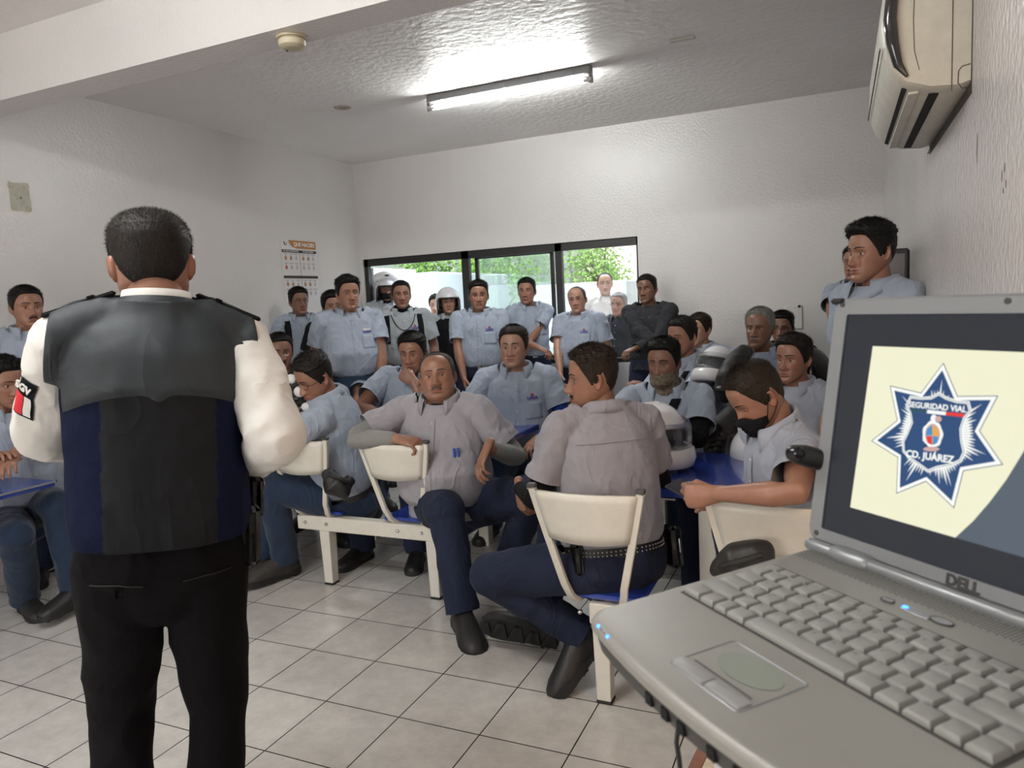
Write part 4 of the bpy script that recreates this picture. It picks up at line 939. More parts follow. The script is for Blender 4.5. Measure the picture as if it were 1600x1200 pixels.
# ------------------------------------------------------------------ cafeteria seats
M_cream = mat('cream_enamel', (.66, .63, .56), rough=.38, var=.05, vscale=20); M_blue = mat('blue_laminate', (.022, .05, .30), rough=.18, coat=.4, var=.06, vscale=12); M_edge = mat('chrome_edge', (.5, .5, .5), rough=.35, metal=.8); M_cap = mat('tip_cap', (.05, .045, .045), rough=.4)
def bar(mb, pts, w_, t_, mi=0):
    """flat rectangular bar swept through pts"""
    pts = [np.array(p, float) for p in pts]; x = np.array([1, 0, 0.]); V = []
    for i, p_ in enumerate(pts):
        t = unit(pts[min(i+1, len(pts)-1)]-pts[max(i-1, 0)]); u = unit(x-t*(x@t)); v = np.cross(t, u)
        V += [p_+u*w_/2+v*t_/2, p_-u*w_/2+v*t_/2, p_-u*w_/2-v*t_/2, p_+u*w_/2-v*t_/2]
    n_ = len(pts); F = [(0, 1, 2, 3), tuple(4*(n_-1)+k for k in (3, 2, 1, 0))]
    for i in range(n_-1):
        for k in range(4): F.append((4*i+k, 4*i+(k+1) % 4, 4*i+4+(k+1) % 4, 4*i+4+k))
    mb.add(V, F, mi)
def seat_unit(x, yb_, d, parent, zb=.42):
    """one seat on the bench: tapered side bars, curved back panel, blue pan; d=+1 seat runs towards +Y"""
    for sg in (-1, 1):
        fr = MB(); pts = []
        for z_ in np.linspace(.872, .49, 7): k = (.872-z_)/.45; pts.append((x+sg*(.204-.105*k**1.05), yb_+d*(.0+.075*k), z_))
        a0 = pts[-1]
        for a_ in np.radians([20, 45, 70, 90]): pts.append((x+sg*(.116-.018*a_), a0[1]+d*(.012+.06*(1-math.cos(a_))), .49-.085*math.sin(a_)))
        pts.append((x+sg*.07, yb_+d*.36, .402))
        bar(fr, pts, .028, .020); fr.build('side_bar', M_cream, parent, sharp=30, bevel=.003)
        cp = MB(); cp.box(np.array(pts[0])+[0, -d*.0, .006], (.034, .026, .018), bev=.004); cp.build('tip_cap', M_cap, parent, False)
    b_ = MB(); A = []; B = []
    for z_ in np.linspace(.68, .862, 7):
        k = (.872-z_)/.45; hw_ = .195-.105*k; row = []; r2 = []
        for u in np.linspace(-1, 1, 15):
            y_ = yb_+d*(.075*k-.006-.026*(1-u*u)); row.append((x+u*hw_, y_, z_-.012*(1-u*u)*(1 if z_ < .7 else 0))); r2.append((x+u*hw_, y_+.010, z_-.012*(1-u*u)*(1 if z_ < .7 else 0)))
        A.append(row); B.append(r2)
    b_.grid(np.array(A)); o = b_.build('backrest', M_cream, parent, sharp=30); md = o.modifiers.new('t', 'SOLIDIFY'); md.thickness = .014; md.offset = 0
    s_ = MB(); y0_, y1_ = sorted((yb_+d*.12, yb_+d*.46)); s_.box2((x-.17, y0_, .410), (x+.17, y1_, .430), bev=.010); s_.build('seat', M_blue, parent, False)
def bench(xs, yb_, d, legs, label, beam=None):
    r_ = empty('bench', (np.mean(xs), yb_+d*.12, 0)); tag(r_, label, 'bench', 'cafeteria benches')
    yc_ = yb_+d*.14; x0, x1 = beam or (min(xs)-.12, max(xs)+.3)
    b_ = MB(); b_.box2((x0, yc_-.03, .318), (x1, yc_+.03, .400), bev=.004); b_.build('beam', M_cream, r_, False)
    for lx in legs:
        l_ = MB(); V = [(lx+sx*hw_, yc_+sy*hw_, z_) for z_, hw_ in ((.012, .028), (.32, .034)) for sx, sy in ((-1, -1), (1, -1), (1, 1), (-1, 1))]
        l_.add(V, [(3, 2, 1, 0), (4, 5, 6, 7)]+[(k, (k+1) % 4, (k+1) % 4+4, k+4) for k in range(4)]); lo = l_.build('leg', M_cream, r_, False, bevel=.004)
        f_ = MB(); f_.box((lx, yc_, .006), (.06, .06, .012), bev=.002); f_.build('leg_foot', MATS['rubber'], lo, False, base=np.array(r_.location)+np.array(lo.location))
    for x in xs:
        seat_unit(x, yb_, d, r_)
        for sg in (-1, 1):
            q = MB(); q.tube([(x+sg*.075, yc_-.034, .362), (x+sg*.075, yc_-.026, .362)], .0095, 12); q.build('bolt', MATS['metal'], r_)
    return r_
bench([-2.725, -2.10], 3.10, 1, [-2.67, -1.97], 'white and blue double seat bench in the middle, seen from behind', (-2.86, -1.90))
bench([-.835, -.20], 2.42, 1, [-.83, .0], 'white and blue double seat bench nearest the laptop', (-.875, .1))
bench([-1.05, -.35], 4.45, -1, [-1.0, -.4], 'white double seat bench behind the helmet table, facing camera')
bench([-2.6, -1.95], 5.0, -1, [-2.6, -1.9], 'white double seat bench on the far side of the middle table')
bench([-4.05, -3.45], 3.75, -1, [-4.0, -3.5], 'double seat bench behind the officer, far side of its row')
bench([-4.3], 2.72, 1, [-4.6, -4.15], 'short bench by the left wall, partly behind the officer', (-4.65, -4.0))
bench([-1.0, -.35], 5.35, 1, [-1.0, -.4], 'double seat bench at the back near the right wall')
def table(x0, x1, y0, y1, legs, label):
    r_ = empty('table', ((x0+x1)/2, (y0+y1)/2, 0)); tag(r_, label, 'table', 'cafeteria tables')
    b_ = MB(); b_.box2((x0+.008, y0+.008, .722), (x1-.008, y1-.008, .752), bev=.003); b_.build('tabletop', M_blue, r_, False)
    e = MB()
    for a_, c_ in (((x0, y0), (x1, y0+.01)), ((x0, y1-.01), (x1, y1)), ((x0, y0), (x0+.01, y1)), ((x1-.01, y0), (x1, y1))): e.box2((*a_, .720 if x1 > -3.7 else .742), (*c_, .7505))
    e.build('edge_band', M_blue if x1 > -3.7 else M_edge, r_, False)
    for lx, ly in legs:
        l_ = MB(); l_.box2((lx-.035, ly-.035, 0), (lx+.035, ly+.035, .722), bev=.004); l_.build('leg', M_cream, r_, False)
    return r_
table(-1.12, .17, 2.93, 3.68, [(-.50, 3.0), (-.50, 3.6)], 'blue laminate table with the white helmet on it')
table(-3.2, -1.80, 3.72, 4.36, [(-2.9, 4.0), (-2.1, 4.1)], 'blue laminate table in the middle of the room')
table(-4.68, -3.73, 1.72, 2.42, [(-4.3, 2.0)], 'blue laminate table at the left edge beside the officer')
# ------------------------------------------------------------------ outside
M_conc = mat('yard_concrete', (.55, .53, .50), rough=.9, var=.1); M_bw = mat('facade_white', (.80, .79, .76), rough=.9); M_block = mat('block_wall', (.20, .26, .26), rough=.9, var=.2, vscale=4)
b = MB(); b.box2((-30, YB+T, -.1), (20, 45, -.005)); st('ground', b, M_conc)
r = empty('building', (-3, 22, 0)); tag(r, 'pale building with windows across the yard', 'building')
b = MB(); b.box2((-9.0, 27, 0), (3, 30, 9)); b.build('facade', M_bw, r, False)
for x_ in (-8.4, -7.2, -6.0, -4.8): 
    for z_ in (1.4, 3.6): b = MB(); b.box2((x_, 26.96, z_), (x_+.7, 27.02, z_+1.3)); b.build('building_window', mat('far_window', (.45, .47, .50)), r, False)
b = MB(); b.box2((-18, 26, 0), (-9.2, 26.3, 5.2)); 
for k in range(9): b.box2((-18, 25.99, .25+k*.5), (-9.2, 26, .27+k*.5), 1)
tag(b.build('boundary_wall', [M_block, mat('joint', (.3, .35, .35))], None, False), 'grey-green block wall behind the truck in the yard', 'wall')
def tree(c, h, rad, label, seed, nl=2600):
    rng = np.random.default_rng(seed); r_ = empty('tree', c); tag(r_, label, 'tree', 'trees outside')
    c = np.array(c, float); b_ = MB(); b_.tube([c, c+[.05, 0, h*.35], c+[0, .05, h*.6]], [.13, .10, .05], 8)
    for k in range(6): a_ = k*1.05; b_.tube([c+[0, 0, h*(.3+.04*k)], c+[math.cos(a_)*rad*.6, math.sin(a_)*rad*.6, h*(.5+.05*k)]], [.05, .015], 6)
    b_.build('trunk', mat('bark', (.12, .09, .06)), r_)
    V = []; F = []; cl = rng.normal(size=(26, 3)); cl /= np.linalg.norm(cl, axis=1)[:, None]; cl *= rng.uniform(.35, .9, (26, 1))
    for i in range(nl):
        q = cl[rng.integers(26)]+rng.normal(size=3)*.20; p_ = c+[0, 0, h*.62]+q*[rad, rad, h*.40]
        a_ = rng.normal(size=3); a_ /= np.linalg.norm(a_); b2 = np.cross(a_, rng.normal(size=3)); b2 /= np.linalg.norm(b2); s_ = .075
        V += [p_-a_*s_, p_+b2*s_*.5, p_+a_*s_, p_-b2*s_*.5]; F.append((4*i, 4*i+1, 4*i+2, 4*i+3))
    b_ = MB(); b_.add(V, F); tag(b_.build('foliage', mat('leaf_green', (.22, .45, .10), rough=.6, var=.3, vscale=3), r_, False), kind='stuff')
tree((-8.6, 18, 0), 3.5, 1.15, 'dark green leafy tree seen through the middle sash', 3)
tree((-10.6, 18.6, 0), 3.4, 1.1, 'leafy tree seen through the doorway', 5)
tree((-7.35, 24, 0), 4.4, 1.25, 'bright green tree seen through the right window pane', 7)
def truck(x0, x1, y0, y1, label, K=.66):
    r_ = empty('truck', ((x0+x1)/2, (y0+y1)/2, 0)); r_.scale = (1, 1, K); tag(r_, label, 'truck', 'trucks in the yard'); M_t = mat('truck_white', (.46, .54, .56), rough=.4)
    b_ = MB(); b_.box2((x0, y0+1.2, .85), (x1, y1, 2.75), bev=.04); b_.build('cargo_box', M_t, r_, False)
    b_ = MB(); b_.loft([((x0+x1)/2, y0-.1, 1.0), ((x0+x1)/2, y0+.25, 1.25), ((x0+x1)/2, y0+1.15, 1.30)], [((x1-x0)*.46, .45), ((x1-x0)*.46, .72), ((x1-x0)*.46, .80)], n=24, exp=6, caps=False)
    b_.F += [tuple(range(24))[::-1], tuple(range(48, 72))]; b_.m += [0, 0]; b_.build('cab', M_t, r_, False)
    b_ = MB(); w_ = (x1-x0)*.4; xm = (x0+x1)/2; b_.add([(xm-w_, y0-.13, 1.36), (xm+w_, y0-.13, 1.36), (xm+w_*.92, y0+.13, 1.98), (xm-w_*.92, y0+.13, 1.98)], [(0, 1, 2, 3)]); b_.build('windshield', mat('truck_glass', (.10, .30, .42), rough=.08), r_, False)
    b_ = MB(); b_.box2((x0-.14, y0+.1, 1.35), (x0-.02, y0+.16, 1.70), bev=.02); b_.build('mirror', M_t, r_, False)
    for sx in (x0+.15, x1-.15):
        for sy in (y0+.4, y1-.7): w = MB(); w.tube([(sx-.12, sy, .4), (sx+.12, sy, .4)], .4, 20); w.build('wheel', MATS['rubber'], r_, sharp=40)
truck(-4.85, -3.05, 10.0, 13.0, 'white box truck with blue windscreen parked outside the middle sash')
truck(-6.55, -5.4, 8.2, 12.0, 'narrow white truck body standing outside the doorway', K=.75)
# open doorway leaf, outside
r = empty('door_2', (-4.62, YB+.1, 0)); tag(r, kind='structure')
b = MB(); b.box2((-4.66, YB+.1, .02), (-4.62, YB+.98, 2.0), bev=.003); b.build('door_leaf', mat('door_white', (.66, .68, .69)), r, False)
r = empty('car', (-6.3, 15.4, 0)); tag(r, 'small red car parked behind the truck in the yard', 'car')
b = MB(); b.loft([(-7.2, 15.4, .38), (-6.4, 15.4, .40), (-5.4, 15.4, .36)], [(.75, .35), (.8, .4), (.72, .33)], side=(0, 1, 0), n=20, exp=4); b.loft([(-6.9, 15.4, .85), (-6.3, 15.4, .95), (-5.8, 15.4, .85)], [(.6, .2), (.66, .3), (.6, .2)], side=(0, 1, 0), n=16, exp=4)
b.build('car_body', mat('car_red', (.45, .05, .05), rough=.3), r)
# ------------------------------------------------------------------ laptop in the foreground
LO = np.array([-0.1308, .6546, 1.2737]); LR = rotz(-.7463)@rotx(.0475)
def lp(x, y, z=0.): return LO+LR@np.array([x, y, z])
lap = empty('laptop', lp(.15, .04, -.036)); tag(lap, 'open silver laptop on a white box at the right front', 'laptop')
M_sil = mat('laptop_silver', (.31, .30, .275), rough=.40, metal=.15, spec=.5, bump=.04, bscale=900, var=.03, vscale=30); M_sil2 = mat('laptop_lid_silver', (.27, .28, .29), rough=.36, metal=.35); M_key = mat('key_grey', (.30, .30, .28), rough=.55)
M_dkg = mat('laptop_dark', (.045, .045, .045), rough=.5)
X0, X1, Y0, Y1 = -.0215, .3135, -.0935, .1775; RC = .016
def rrect(x0, x1, y0, y1, r, n=6):
    out = []
    for cx, cy, a0 in ((x1-r, y0+r, -90), (x1-r, y1-r, 0), (x0+r, y1-r, 90), (x0+r, y0+r, 180)):
        for k in range(n+1): a = math.radians(a0+90*k/n); out.append((cx+r*math.cos(a), cy+r*math.sin(a)))
    return out
def shell(mb, poly_fn, zs, mi=0):
    A = [[(x, y, z) for x, y in poly_fn(i)] for z, i in zs]; A = np.array(A); n = A.shape[1]; b = MB(); b.grid(A, wrap=True)
    m = len(zs); b.F += [tuple(range(n))[::-1], tuple((m-1)*n+j for j in range(n))]; b.m += [0, 0]; mb.merge(b, mi)
def fbow(poly):  # front edge bows out slightly
    return [(x, y-(.018*(1-((x-.146)/.168)**2) if y < 0 else 0)) for x, y in poly]
def bx_(ins): 
    p = rrect(X0+ins, X1-ins, Y0+ins, Y1-ins*.3, RC, 8); 
    q = []
    for i, (x, y) in enumerate(p): q.append((x, y))
    # extra points along the front edge so that it can bow
    return q
def bowed(ins):
    p = rrect(X0+ins, X1-ins, Y0+ins, Y1-ins*.3, RC, 8); k = len(p); fr = [(X0+RC+ins+(X1-X0-2*RC-2*ins)*t, Y0+ins) for t in np.linspace(0, 1, 14)[1:-1]]
    return [(x, y-(.017*math.sin(math.pi*np.clip((x-X0)/(X1-X0), 0, 1))**.8 if y < Y0+RC else 0)) for x, y in p+fr]
b = MB(); shell(b, lambda i: bowed(i), [(-.013, .001), (-.010, 0.), (-.005, .0), (-.0015, .0025), (-.0003, .005), (0, .007)]); b.xf(LR, LO); b.build('palm_rest', M_sil, lap, sharp=35)
b = MB(); shell(b, lambda i: bowed(i), [(-.034, .010), (-.030, .006), (-.014, .003), (-.012, .003)]); b.xf(LR, LO); b.build('base', M_dkg, lap, sharp=35)
# keyboard: well, 6 rows of keys
b = MB(); b.box2((-.006, -.002, -.002), (.289, .1105, .0003)); b.xf(LR, LO); b.build('keyboard_well', mat('key_gap', (.06, .06, .058), rough=.7), lap, False)
rows = [(0, [1.15, 1, .85, 1.15, 5.35, 1.15, 1.1, 1.15, 1.0, 1.0]), (1, [2.25]+[1]*10+[1.65, 1.0]), (2, [1.65]+[1]*11+[2.25]), (3, [1.5]+[1]*12+[1.4]), (4, [.9]+[1]*12+[2.0]), (5, [.93]*16)]
KW = .290; ky = 0.0; M_leg = mat('key_legend', (.16, .16, .17), rough=.7)
row_h = [.0190, .0188, .0188, .0188, .0188, .0125]; legends = ['', 'ZXCVBNM', 'ASDFGHJKL', 'QWERTYUIOP', '1234567890', '']
for ri, (_, ws) in enumerate(rows):
    tot = sum(ws); x = -.004; hgt = row_h[ri]
    for ci, w_ in enumerate(ws):
        kw_ = w_/tot*KW; b = MB(); g_ = .0020; zt = .0052 if ri < 5 else .0035; a0, a1, c0, c1 = x+g_/2, x+kw_-g_/2, ky+g_/2, ky+hgt-g_/2; i_ = .0021
        def ring(i, z, dy=0): return [(a0+i, c0+i+dy, z), (a1-i, c0+i+dy, z), (a1-i, c1-i+dy, z), (a0+i, c1-i+dy, z)]
        V = ring(0, .0002)+ring(.0003, zt*.55)+ring(i_*.75, zt*.95, .0003)+ring(i_, zt, .0003)
        F = [(12, 13, 14, 15)]+[(4*q+k, 4*q+(k+1) % 4, 4*q+4+(k+1) % 4, 4*q+4+k) for q in range(3) for k in range(4)]
        b.add(V, F); b.xf(LR, LO); ko = b.build('key', M_key, lap, True, sharp=28)
        ch = None
        if ri in (1, 2, 3, 4) and 1 <= ci <= len(legends[ri]): ch = legends[ri][ci-1]
        if ch:
            o = lp(a0+.0055, c1-.0065, zt+.00005); text_obj('key_legend', ch, .0052, frame4(o, LR[:, 0], LR[:, 1], LR[:, 2]), ko, M_leg, depth=.00004)
        x += kw_
    ky += hgt
# touchpad, buttons
b = MB(); tp = rrect(.0915, .1715, -.0855, -.0205, .004, 4); A = np.array([[(x, y, z) for x, y in rrect(.0915+i, .1715-i, -.0855+i, -.0205-i, .004, 4)] for i, z in ((0, .0001), (.0006, .0008), (.0014, .0008), (.002, .0001))]); b.grid(A, wrap=True); b.xf(LR, LO); b.build('touchpad_rim', M_sil2, lap)
b = MB(); b.prism([(.134+.030*math.cos(t), -.0425+.0175*math.sin(t)) for t in np.linspace(0, 2*np.pi, 40)[:-1]], .0002, .0006, M=LR, t=LO); b.build('touchpad_oval', mat('pad_green', (.27, .29, .25), rough=.6), lap, False)
for a_, c_ in ((.0935, .1310), (.1320, .1695)):
    b = MB(); A = np.array([[(x, y, z) for x, y in rrect(a_+i, c_-i, -.0835+i, -.0700-i, .003, 4)] for i, z in ((0, .0002), (.0006, .0018), (.0016, .0023))]); b.grid(A, wrap=True); n_ = A.shape[1]; b.F += [tuple(2*n_+j for j in range(n_))]; b.m += [0]; b.xf(LR, LO); b.build('touchpad_button', mat('pad_button', (.34, .335, .33), rough=.35), lap, sharp=40)
b = MB(); b.box2((.100, -.0665, .0001), (.163, -.0655, .0005)); b.xf(LR, LO); b.build('touchpad_line', M_dkg, lap, False)
# indicator lights on the front left corner, power buttons, grille
for k, (x_, y_) in enumerate([(x_, -.0920-.017*math.sin(math.pi*(x_-X0)/(X1-X0))**.8) for x_ in (.006, .013, .019, .0265)]):
    lit = k in (0, 3); b = MB(); b.ball((x_, y_+.001, -.0025), (.0023, .0018, .0015) if lit else (.0011, .0011, .0009), 10); b.xf(LR, LO); b.build('indicator_light', mat('led_blue', (.02, .12, 1), emit=9) if lit else M_dkg, lap)
b = MB(); b.box((.126, .1290, .0008), (.0045, .0035, .0012), bev=.0004); b.xf(LR, LO); b.build('indicator_light', MATS['led_blue'], lap, False)
for (x_, y_, r_) in ((.1095, .1285, .0050), (.158, .1300, .0075)):
    b = MB(); b.loft([lp(x_, y_, 0), lp(x_, y_, .0012)], [(r_*1.25, r_*.7)]*2, side=LR[:, 0], n=24, caps='flat'); b.build('power_button', M_sil2, lap, sharp=30)
    b = MB(); pts = [lp(x_+r_*1.25*math.cos(t), y_+r_*.7*math.sin(t), .001) for t in np.linspace(0, 2*np.pi, 24)]; b.tube(pts, .0006, 5); b.build('button_ring', M_dkg, lap)
b = MB(); b.box2((.120, .1245, .0001), (.150, .1330, .0008), bev=.0003); b.xf(LR, LO); b.build('button_strip', M_sil2, lap, False)
b = MB()
for i in range(100):
    for j in range(7):
        x_ = -.012+i*.0031; y_ = .144+j*.0034+(.0017 if i % 2 else 0)
        if y_ < .166 : b.add([(x_-.0006, y_-.0012, .00015), (x_+.0006, y_-.0012, .00015), (x_+.0006, y_+.0012, .00015), (x_-.0006, y_+.0012, .00015)], [(0, 1, 2, 3)])
b.xf(LR, LO); b.build('speaker_grille', M_dkg, lap, False)
# ports in the front edge
b = MB()
for x_ in (.090, .112, .132, .165, .19): ey_ = -.0935-.017*math.sin(math.pi*np.clip((x_+.0035-X0)/(X1-X0), 0, 1))**.8; b.box2((x_, ey_+.0022, -.027), (x_+.008, ey_+.012, -.018))
b.xf(LR, LO); b.build('front_port', mat('slot_black', (.004, .004, .004)), lap, False)
# hinge
for x0_, x1_, r_ in ((-.019, .014, .0065), (.015, .050, .0085), (.051, .245, .0062), (.246, .281, .0085), (.282, .311, .0065)):
    b = MB(); b.tube([lp(x0_, .172, .003), lp(x1_, .172, .003)], r_, 18); b.build('hinge', M_sil2, lap, sharp=40)
# lid
LA = math.radians(78); LH = np.array([-.022, .176, 0.]); LD = LR@np.array([0, math.cos(LA), math.sin(LA)]); LN = np.cross(LR[:, 0], LD); LHW = LO+LR@LH   # LN points to the viewer
def lq(u, v, w=0.): return LHW+LR[:, 0]*u+LD*v+LN*w
ML = np.stack([LR[:, 0], LD, LN], 1)
lid = MB(); WL, HL = .337, .2585
def frame_ring(i, r): return rrect(-.008+i, WL-i-.001, .006+i, HL-i, r, 6)
A = np.array([[(x, y, z) for x, y in frame_ring(i, max(r, .001))] for i, z, r in ((.004, -.013, .013), (0, -.009, .014), (0, -.002, .014), (.0025, .0, .012), (.0155, .0, .004))]); 
A[4] = [(x, y, 0) for x, y in rrect(.0095, WL-.0185, .0205, HL-.0165, .002, 6)]
A = np.concatenate([A, A[4:5]+[0, 0, -.002]]); lid.grid(A, wrap=True); n_ = A.shape[1]; lid.F += [tuple(range(n_))[::-1]]; lid.m += [0]; lid.xf(ML, LHW); lid.build('lid', M_sil2, lap, sharp=35)
for u, v in ((.003, .252), (.004, .0145), (.170, .252), (.328, .252)):
    b = MB(); b.loft([lq(u, v, -.0005), lq(u, v, .0008)], [.0028]*2, side=LR[:, 0], n=14, caps='flat'); b.build('lid_screw', M_dkg, lap, sharp=40)
b = MB(); b.box((-.004, .2555, -.004), (.018, .006, .014), bev=.003); b.xf(ML, LHW); b.build('lid_bumper', MATS['rubber'], lap, False)
text_obj('lid_logo', 'DELL', .0135, frame4(lq(.163, .0135, .0003), LR[:, 0], LD, LN), lap, M_dkg, depth=.0004, bold=.0006)
# picture on the screen
def emi(name, c, k=1.): return mat(name, (0, 0, 0), rough=.25, spec=.4) if False else _emi(name, c, k)
def _emi(name, c, k):
    if name in MATS: return MATS[name]
    m = mat(name, (.01, .01, .01), rough=.22, spec=.4); b_ = m.node_tree.nodes['Principled BSDF']; b_.inputs['Emission Color'].default_value = (*c, 1); b_.inputs['Emission Strength'].default_value = k; return m
SB = emi('screen_black', (.010, .014, .022), 1); SCc = emi('screen_cream', (.80, .79, .58), 1); SG = emi('screen_grey', (.075, .10, .13), 1); SN = emi('screen_navy', (.008, .055, .17), 1); SW = emi('screen_white', (.88, .90, .86), 1)
SRd = emi('screen_red', (.70, .03, .03), 1); SGr = emi('screen_green', (.01, .07, .07), 1); SO = emi('screen_orange', (.75, .35, .05), 1); SBl = emi('screen_blue', (.05, .25, .50), 1); SPk = emi('screen_pink', (.55, .35, .33), 1); SLn = emi('screen_line', (.02, .07, .13), 1)
scr = MB(); U0, U1, V0, V1 = .0095, .318, .0205, .242
def flat(mb, pts, z, mi): mb.add([lq(u, v, z) for u, v in pts], [tuple(range(len(pts)))], mi)
flat(scr, [(U0, V0), (U1, V0), (U1, V1), (U0, V1)], -.0018, 0)
arc = [(.152+.012*0+(.1)*t+0*t, .050+.0*t) for t in ()]
flat(scr, [(.044, .2108), (.0405, .0500), (.1505, .0500), (.1640, .068), (.1755, .087), (.1860, .107), (.1965, .132), (.2045, .158), (.2105, .185), (.2140, .2108)], -.0016, 1)
flat(scr, [(.1505, .0500), (.292, .050), (.292, .2108), (.2140, .2108), (.2105, .185), (.2045, .158), (.1965, .132), (.1860, .107), (.1755, .087), (.1640, .068)], -.0016, 2)
# homography from the photograph's view of the emblem to the screen plane
def onscreen(x, y):
    r_ = ray(1320+x/3.75, 540+y/3.75); k = ((LHW-CC)@LN)/(r_@LN); q = CC+r_*k-LHW; return (q@LR[:, 0], q@LD)
star = [(572, 98), (655, 295), (893, 292), (785, 500), (922, 697), (690, 735), (634, 955), (470, 797), (295, 868), (303, 655), (148, 558), (300, 437), (258, 233), (440, 275)]
SP = np.array([onscreen(*p_) for p_ in star]); cen = SP.mean(0)
def sc_(k): return [tuple(cen+(q-cen)*k) for q in SP]
def inset(poly, d):
    P_ = np.array(poly); n_ = len(P_); out = []; 
    for i in range(n_):
        a_, b_, c_ = P_[i-1], P_[i], P_[(i+1) % n_]; e1 = unit(b_-a_); e2 = unit(c_-b_); n1 = np.array([e1[1], -e1[0]]); n2 = np.array([e2[1], -e2[0]]); m_ = unit(n1+n2); out.append(b_+m_*d/max(.35, m_@n1))
    return [tuple(q) for q in out]
area = sum(SP[i-1][0]*SP[i][1]-SP[i][0]*SP[i-1][1] for i in range(14)); sgn = 1 if area < 0 else -1
flat(scr, sc_(1.0), -.0014, 10); flat(scr, inset(SP, sgn*.0007), -.0013, 4); flat(scr, inset(SP, sgn*.0036), -.0012, 3)
rng = random.Random(3); sc0 = np.array(onscreen(525, 515))
ins = inset(SP, sgn*.0062)
def star_r(a):          # distance to the star edge in direction a
    d_ = np.array([math.cos(a), math.sin(a)]); best = 1
    for i in range(14):
        p_, q = np.array(ins[i-1])-sc0, np.array(ins[i])-sc0; e = q-p_; den = d_[0]*e[1]-d_[1]*e[0]
        if abs(den) < 1e-12: continue
        t = (p_[0]*e[1]-p_[1]*e[0])/den; s_ = (p_[0]*d_[1]-p_[1]*d_[0])/den
        if t > 0 and 0 <= s_ <= 1: best = min(best, t)
    return best
for k in range(84):
    a = 2*math.pi*k/84; R_ = star_r(a); r1 = .026+(R_-.026)*(.95 if k % 3 == 0 else .62 if k % 3 == 1 else .72); 
    if r1 < .03: continue
    dd = .033; r0 = .031 if R_ < .05 else .034
    flat(scr, [tuple(sc0+.02*np.array([math.cos(a-dd), math.sin(a-dd)])), tuple(sc0+r0*np.array([math.cos(a-dd), math.sin(a-dd)])), tuple(sc0+max(r1, r0+.004)*np.array([math.cos(a), math.sin(a)])), tuple(sc0+r0*np.array([math.cos(a+dd), math.sin(a+dd)])), tuple(sc0+.02*np.array([math.cos(a+dd), math.sin(a+dd)]))], -.0011, 4)
shield = [(378, 292), (440, 300), (500, 298), (548, 272), (595, 300), (650, 318), (725, 325), (742, 385), (705, 430), (685, 490), (690, 560), (705, 625), (680, 680), (620, 708), (540, 722), (483, 745), (430, 705), (370, 665), (333, 620), (330, 560), (355, 510), (380, 450), (372, 400), (350, 350)]
SH = np.array([onscreen(*p_) for p_ in shield]); flat(scr, [tuple(q) for q in SH], -.0010, 4)
ar2 = sum(SH[i-1][0]*SH[i][1]-SH[i][0]*SH[i-1][1] for i in range(len(SH))); sg2 = 1 if ar2 < 0 else -1
flat(scr, inset(SH, sg2*.0011), -.0009, 10); flat(scr, inset(SH, sg2*.0016), -.00085, 4); flat(scr, inset(SH, sg2*.0026), -.0008, 3)
def q4(p0, p1, p2, p3, mi, z=-.0007): flat(scr, [onscreen(*p0), onscreen(*p1), onscreen(*p2), onscreen(*p3)], z, mi)
q4((383, 372), (480, 377), (477, 390), (385, 386), 6); q4((480, 376), (590, 387), (587, 408), (477, 396), 4); q4((592, 388), (698, 398), (692, 420), (586, 408), 5)
def blob(cx, cy, rx, ry, mi, z=-.0007, n_=20, wav=0.): flat(scr, [onscreen(cx+rx*math.cos(t)*(1+wav*math.cos(7*t)), cy+ry*math.sin(t)*(1+wav*math.cos(7*t))) for t in np.linspace(0, 2*np.pi, n_+1)[:-1]], z, mi)
blob(518, 428, 18, 24, 4); blob(545, 430, 20, 18, 9, -.0006); blob(512, 520, 60, 78, 4, -.0006, 28, .05); blob(512, 520, 44, 62, 9, -.0005)
q4((478, 490), (510, 465), (512, 525), (472, 528), 8, -.0004); q4((512, 465), (545, 490), (548, 530), (513, 527), 7, -.0004); q4((475, 532), (510, 530), (508, 582), (482, 570), 5, -.0004); q4((514, 530), (546, 534), (540, 572), (512, 582), 8, -.0004)
blob(505, 606, 48, 14, 9, -.0004)
scr.build('screen', [SB, SCc, SG, SN, SW, SRd, SGr, SO, SBl, SPk, SLn], lap, False)
def stext(s_, p0, p1, size, up_, bold=.0):
    a_, b_ = np.array(onscreen(*p0)), np.array(onscreen(*p1)); c_ = (a_+b_)/2; d_ = unit(b_-a_); x_ = LR[:, 0]*d_[0]+LD*d_[1]; y_ = np.cross(LN, x_)
    return text_obj('screen_text', s_, size, frame4(lq(c_[0], c_[1], -.0002), x_, y_, LN), lap, SW, depth=.00005, bold=bold, fit=np.linalg.norm(b_-a_))
stext('SEGURIDAD VIAL', (372, 345), (712, 376), .009, 1, .00022); stext('CD. JUÁREZ', (357, 632), (638, 672), .010, 1, .0003)
# black plug-in device on the left of the screen and cables
b = MB(); Dw = float((lq(.0, .08, -.02)-CC)@CF); p0 = P(1240, 708, Dw); p1 = P(1297, 722, Dw); b.loft([p0, p0*.7+p1*.3, p1], [(.009, .008), (.0115, .0105), (.0115, .0105)], side=(0, 0, 1), n=16, exp=3); wc = empty('webcam', p1); tag(wc, 'small black camera clipped behind the left edge of the laptop screen', 'webcam'); b.build('webcam_body', MATS['black_plastic'], wc)
b = MB(); b.tube([p1, lq(.015, .085, -.014)], .006, 8); b.build('webcam_clip', MATS['black_plastic'], wc)
b = MB(); b.loft([p0+[.004, -.004, .001], p0+[-.001, -.001, .001]], [.008, .007], n=12); b.build('webcam_lens', mat('lens_black', (.004, .004, .006), rough=.05), wc)
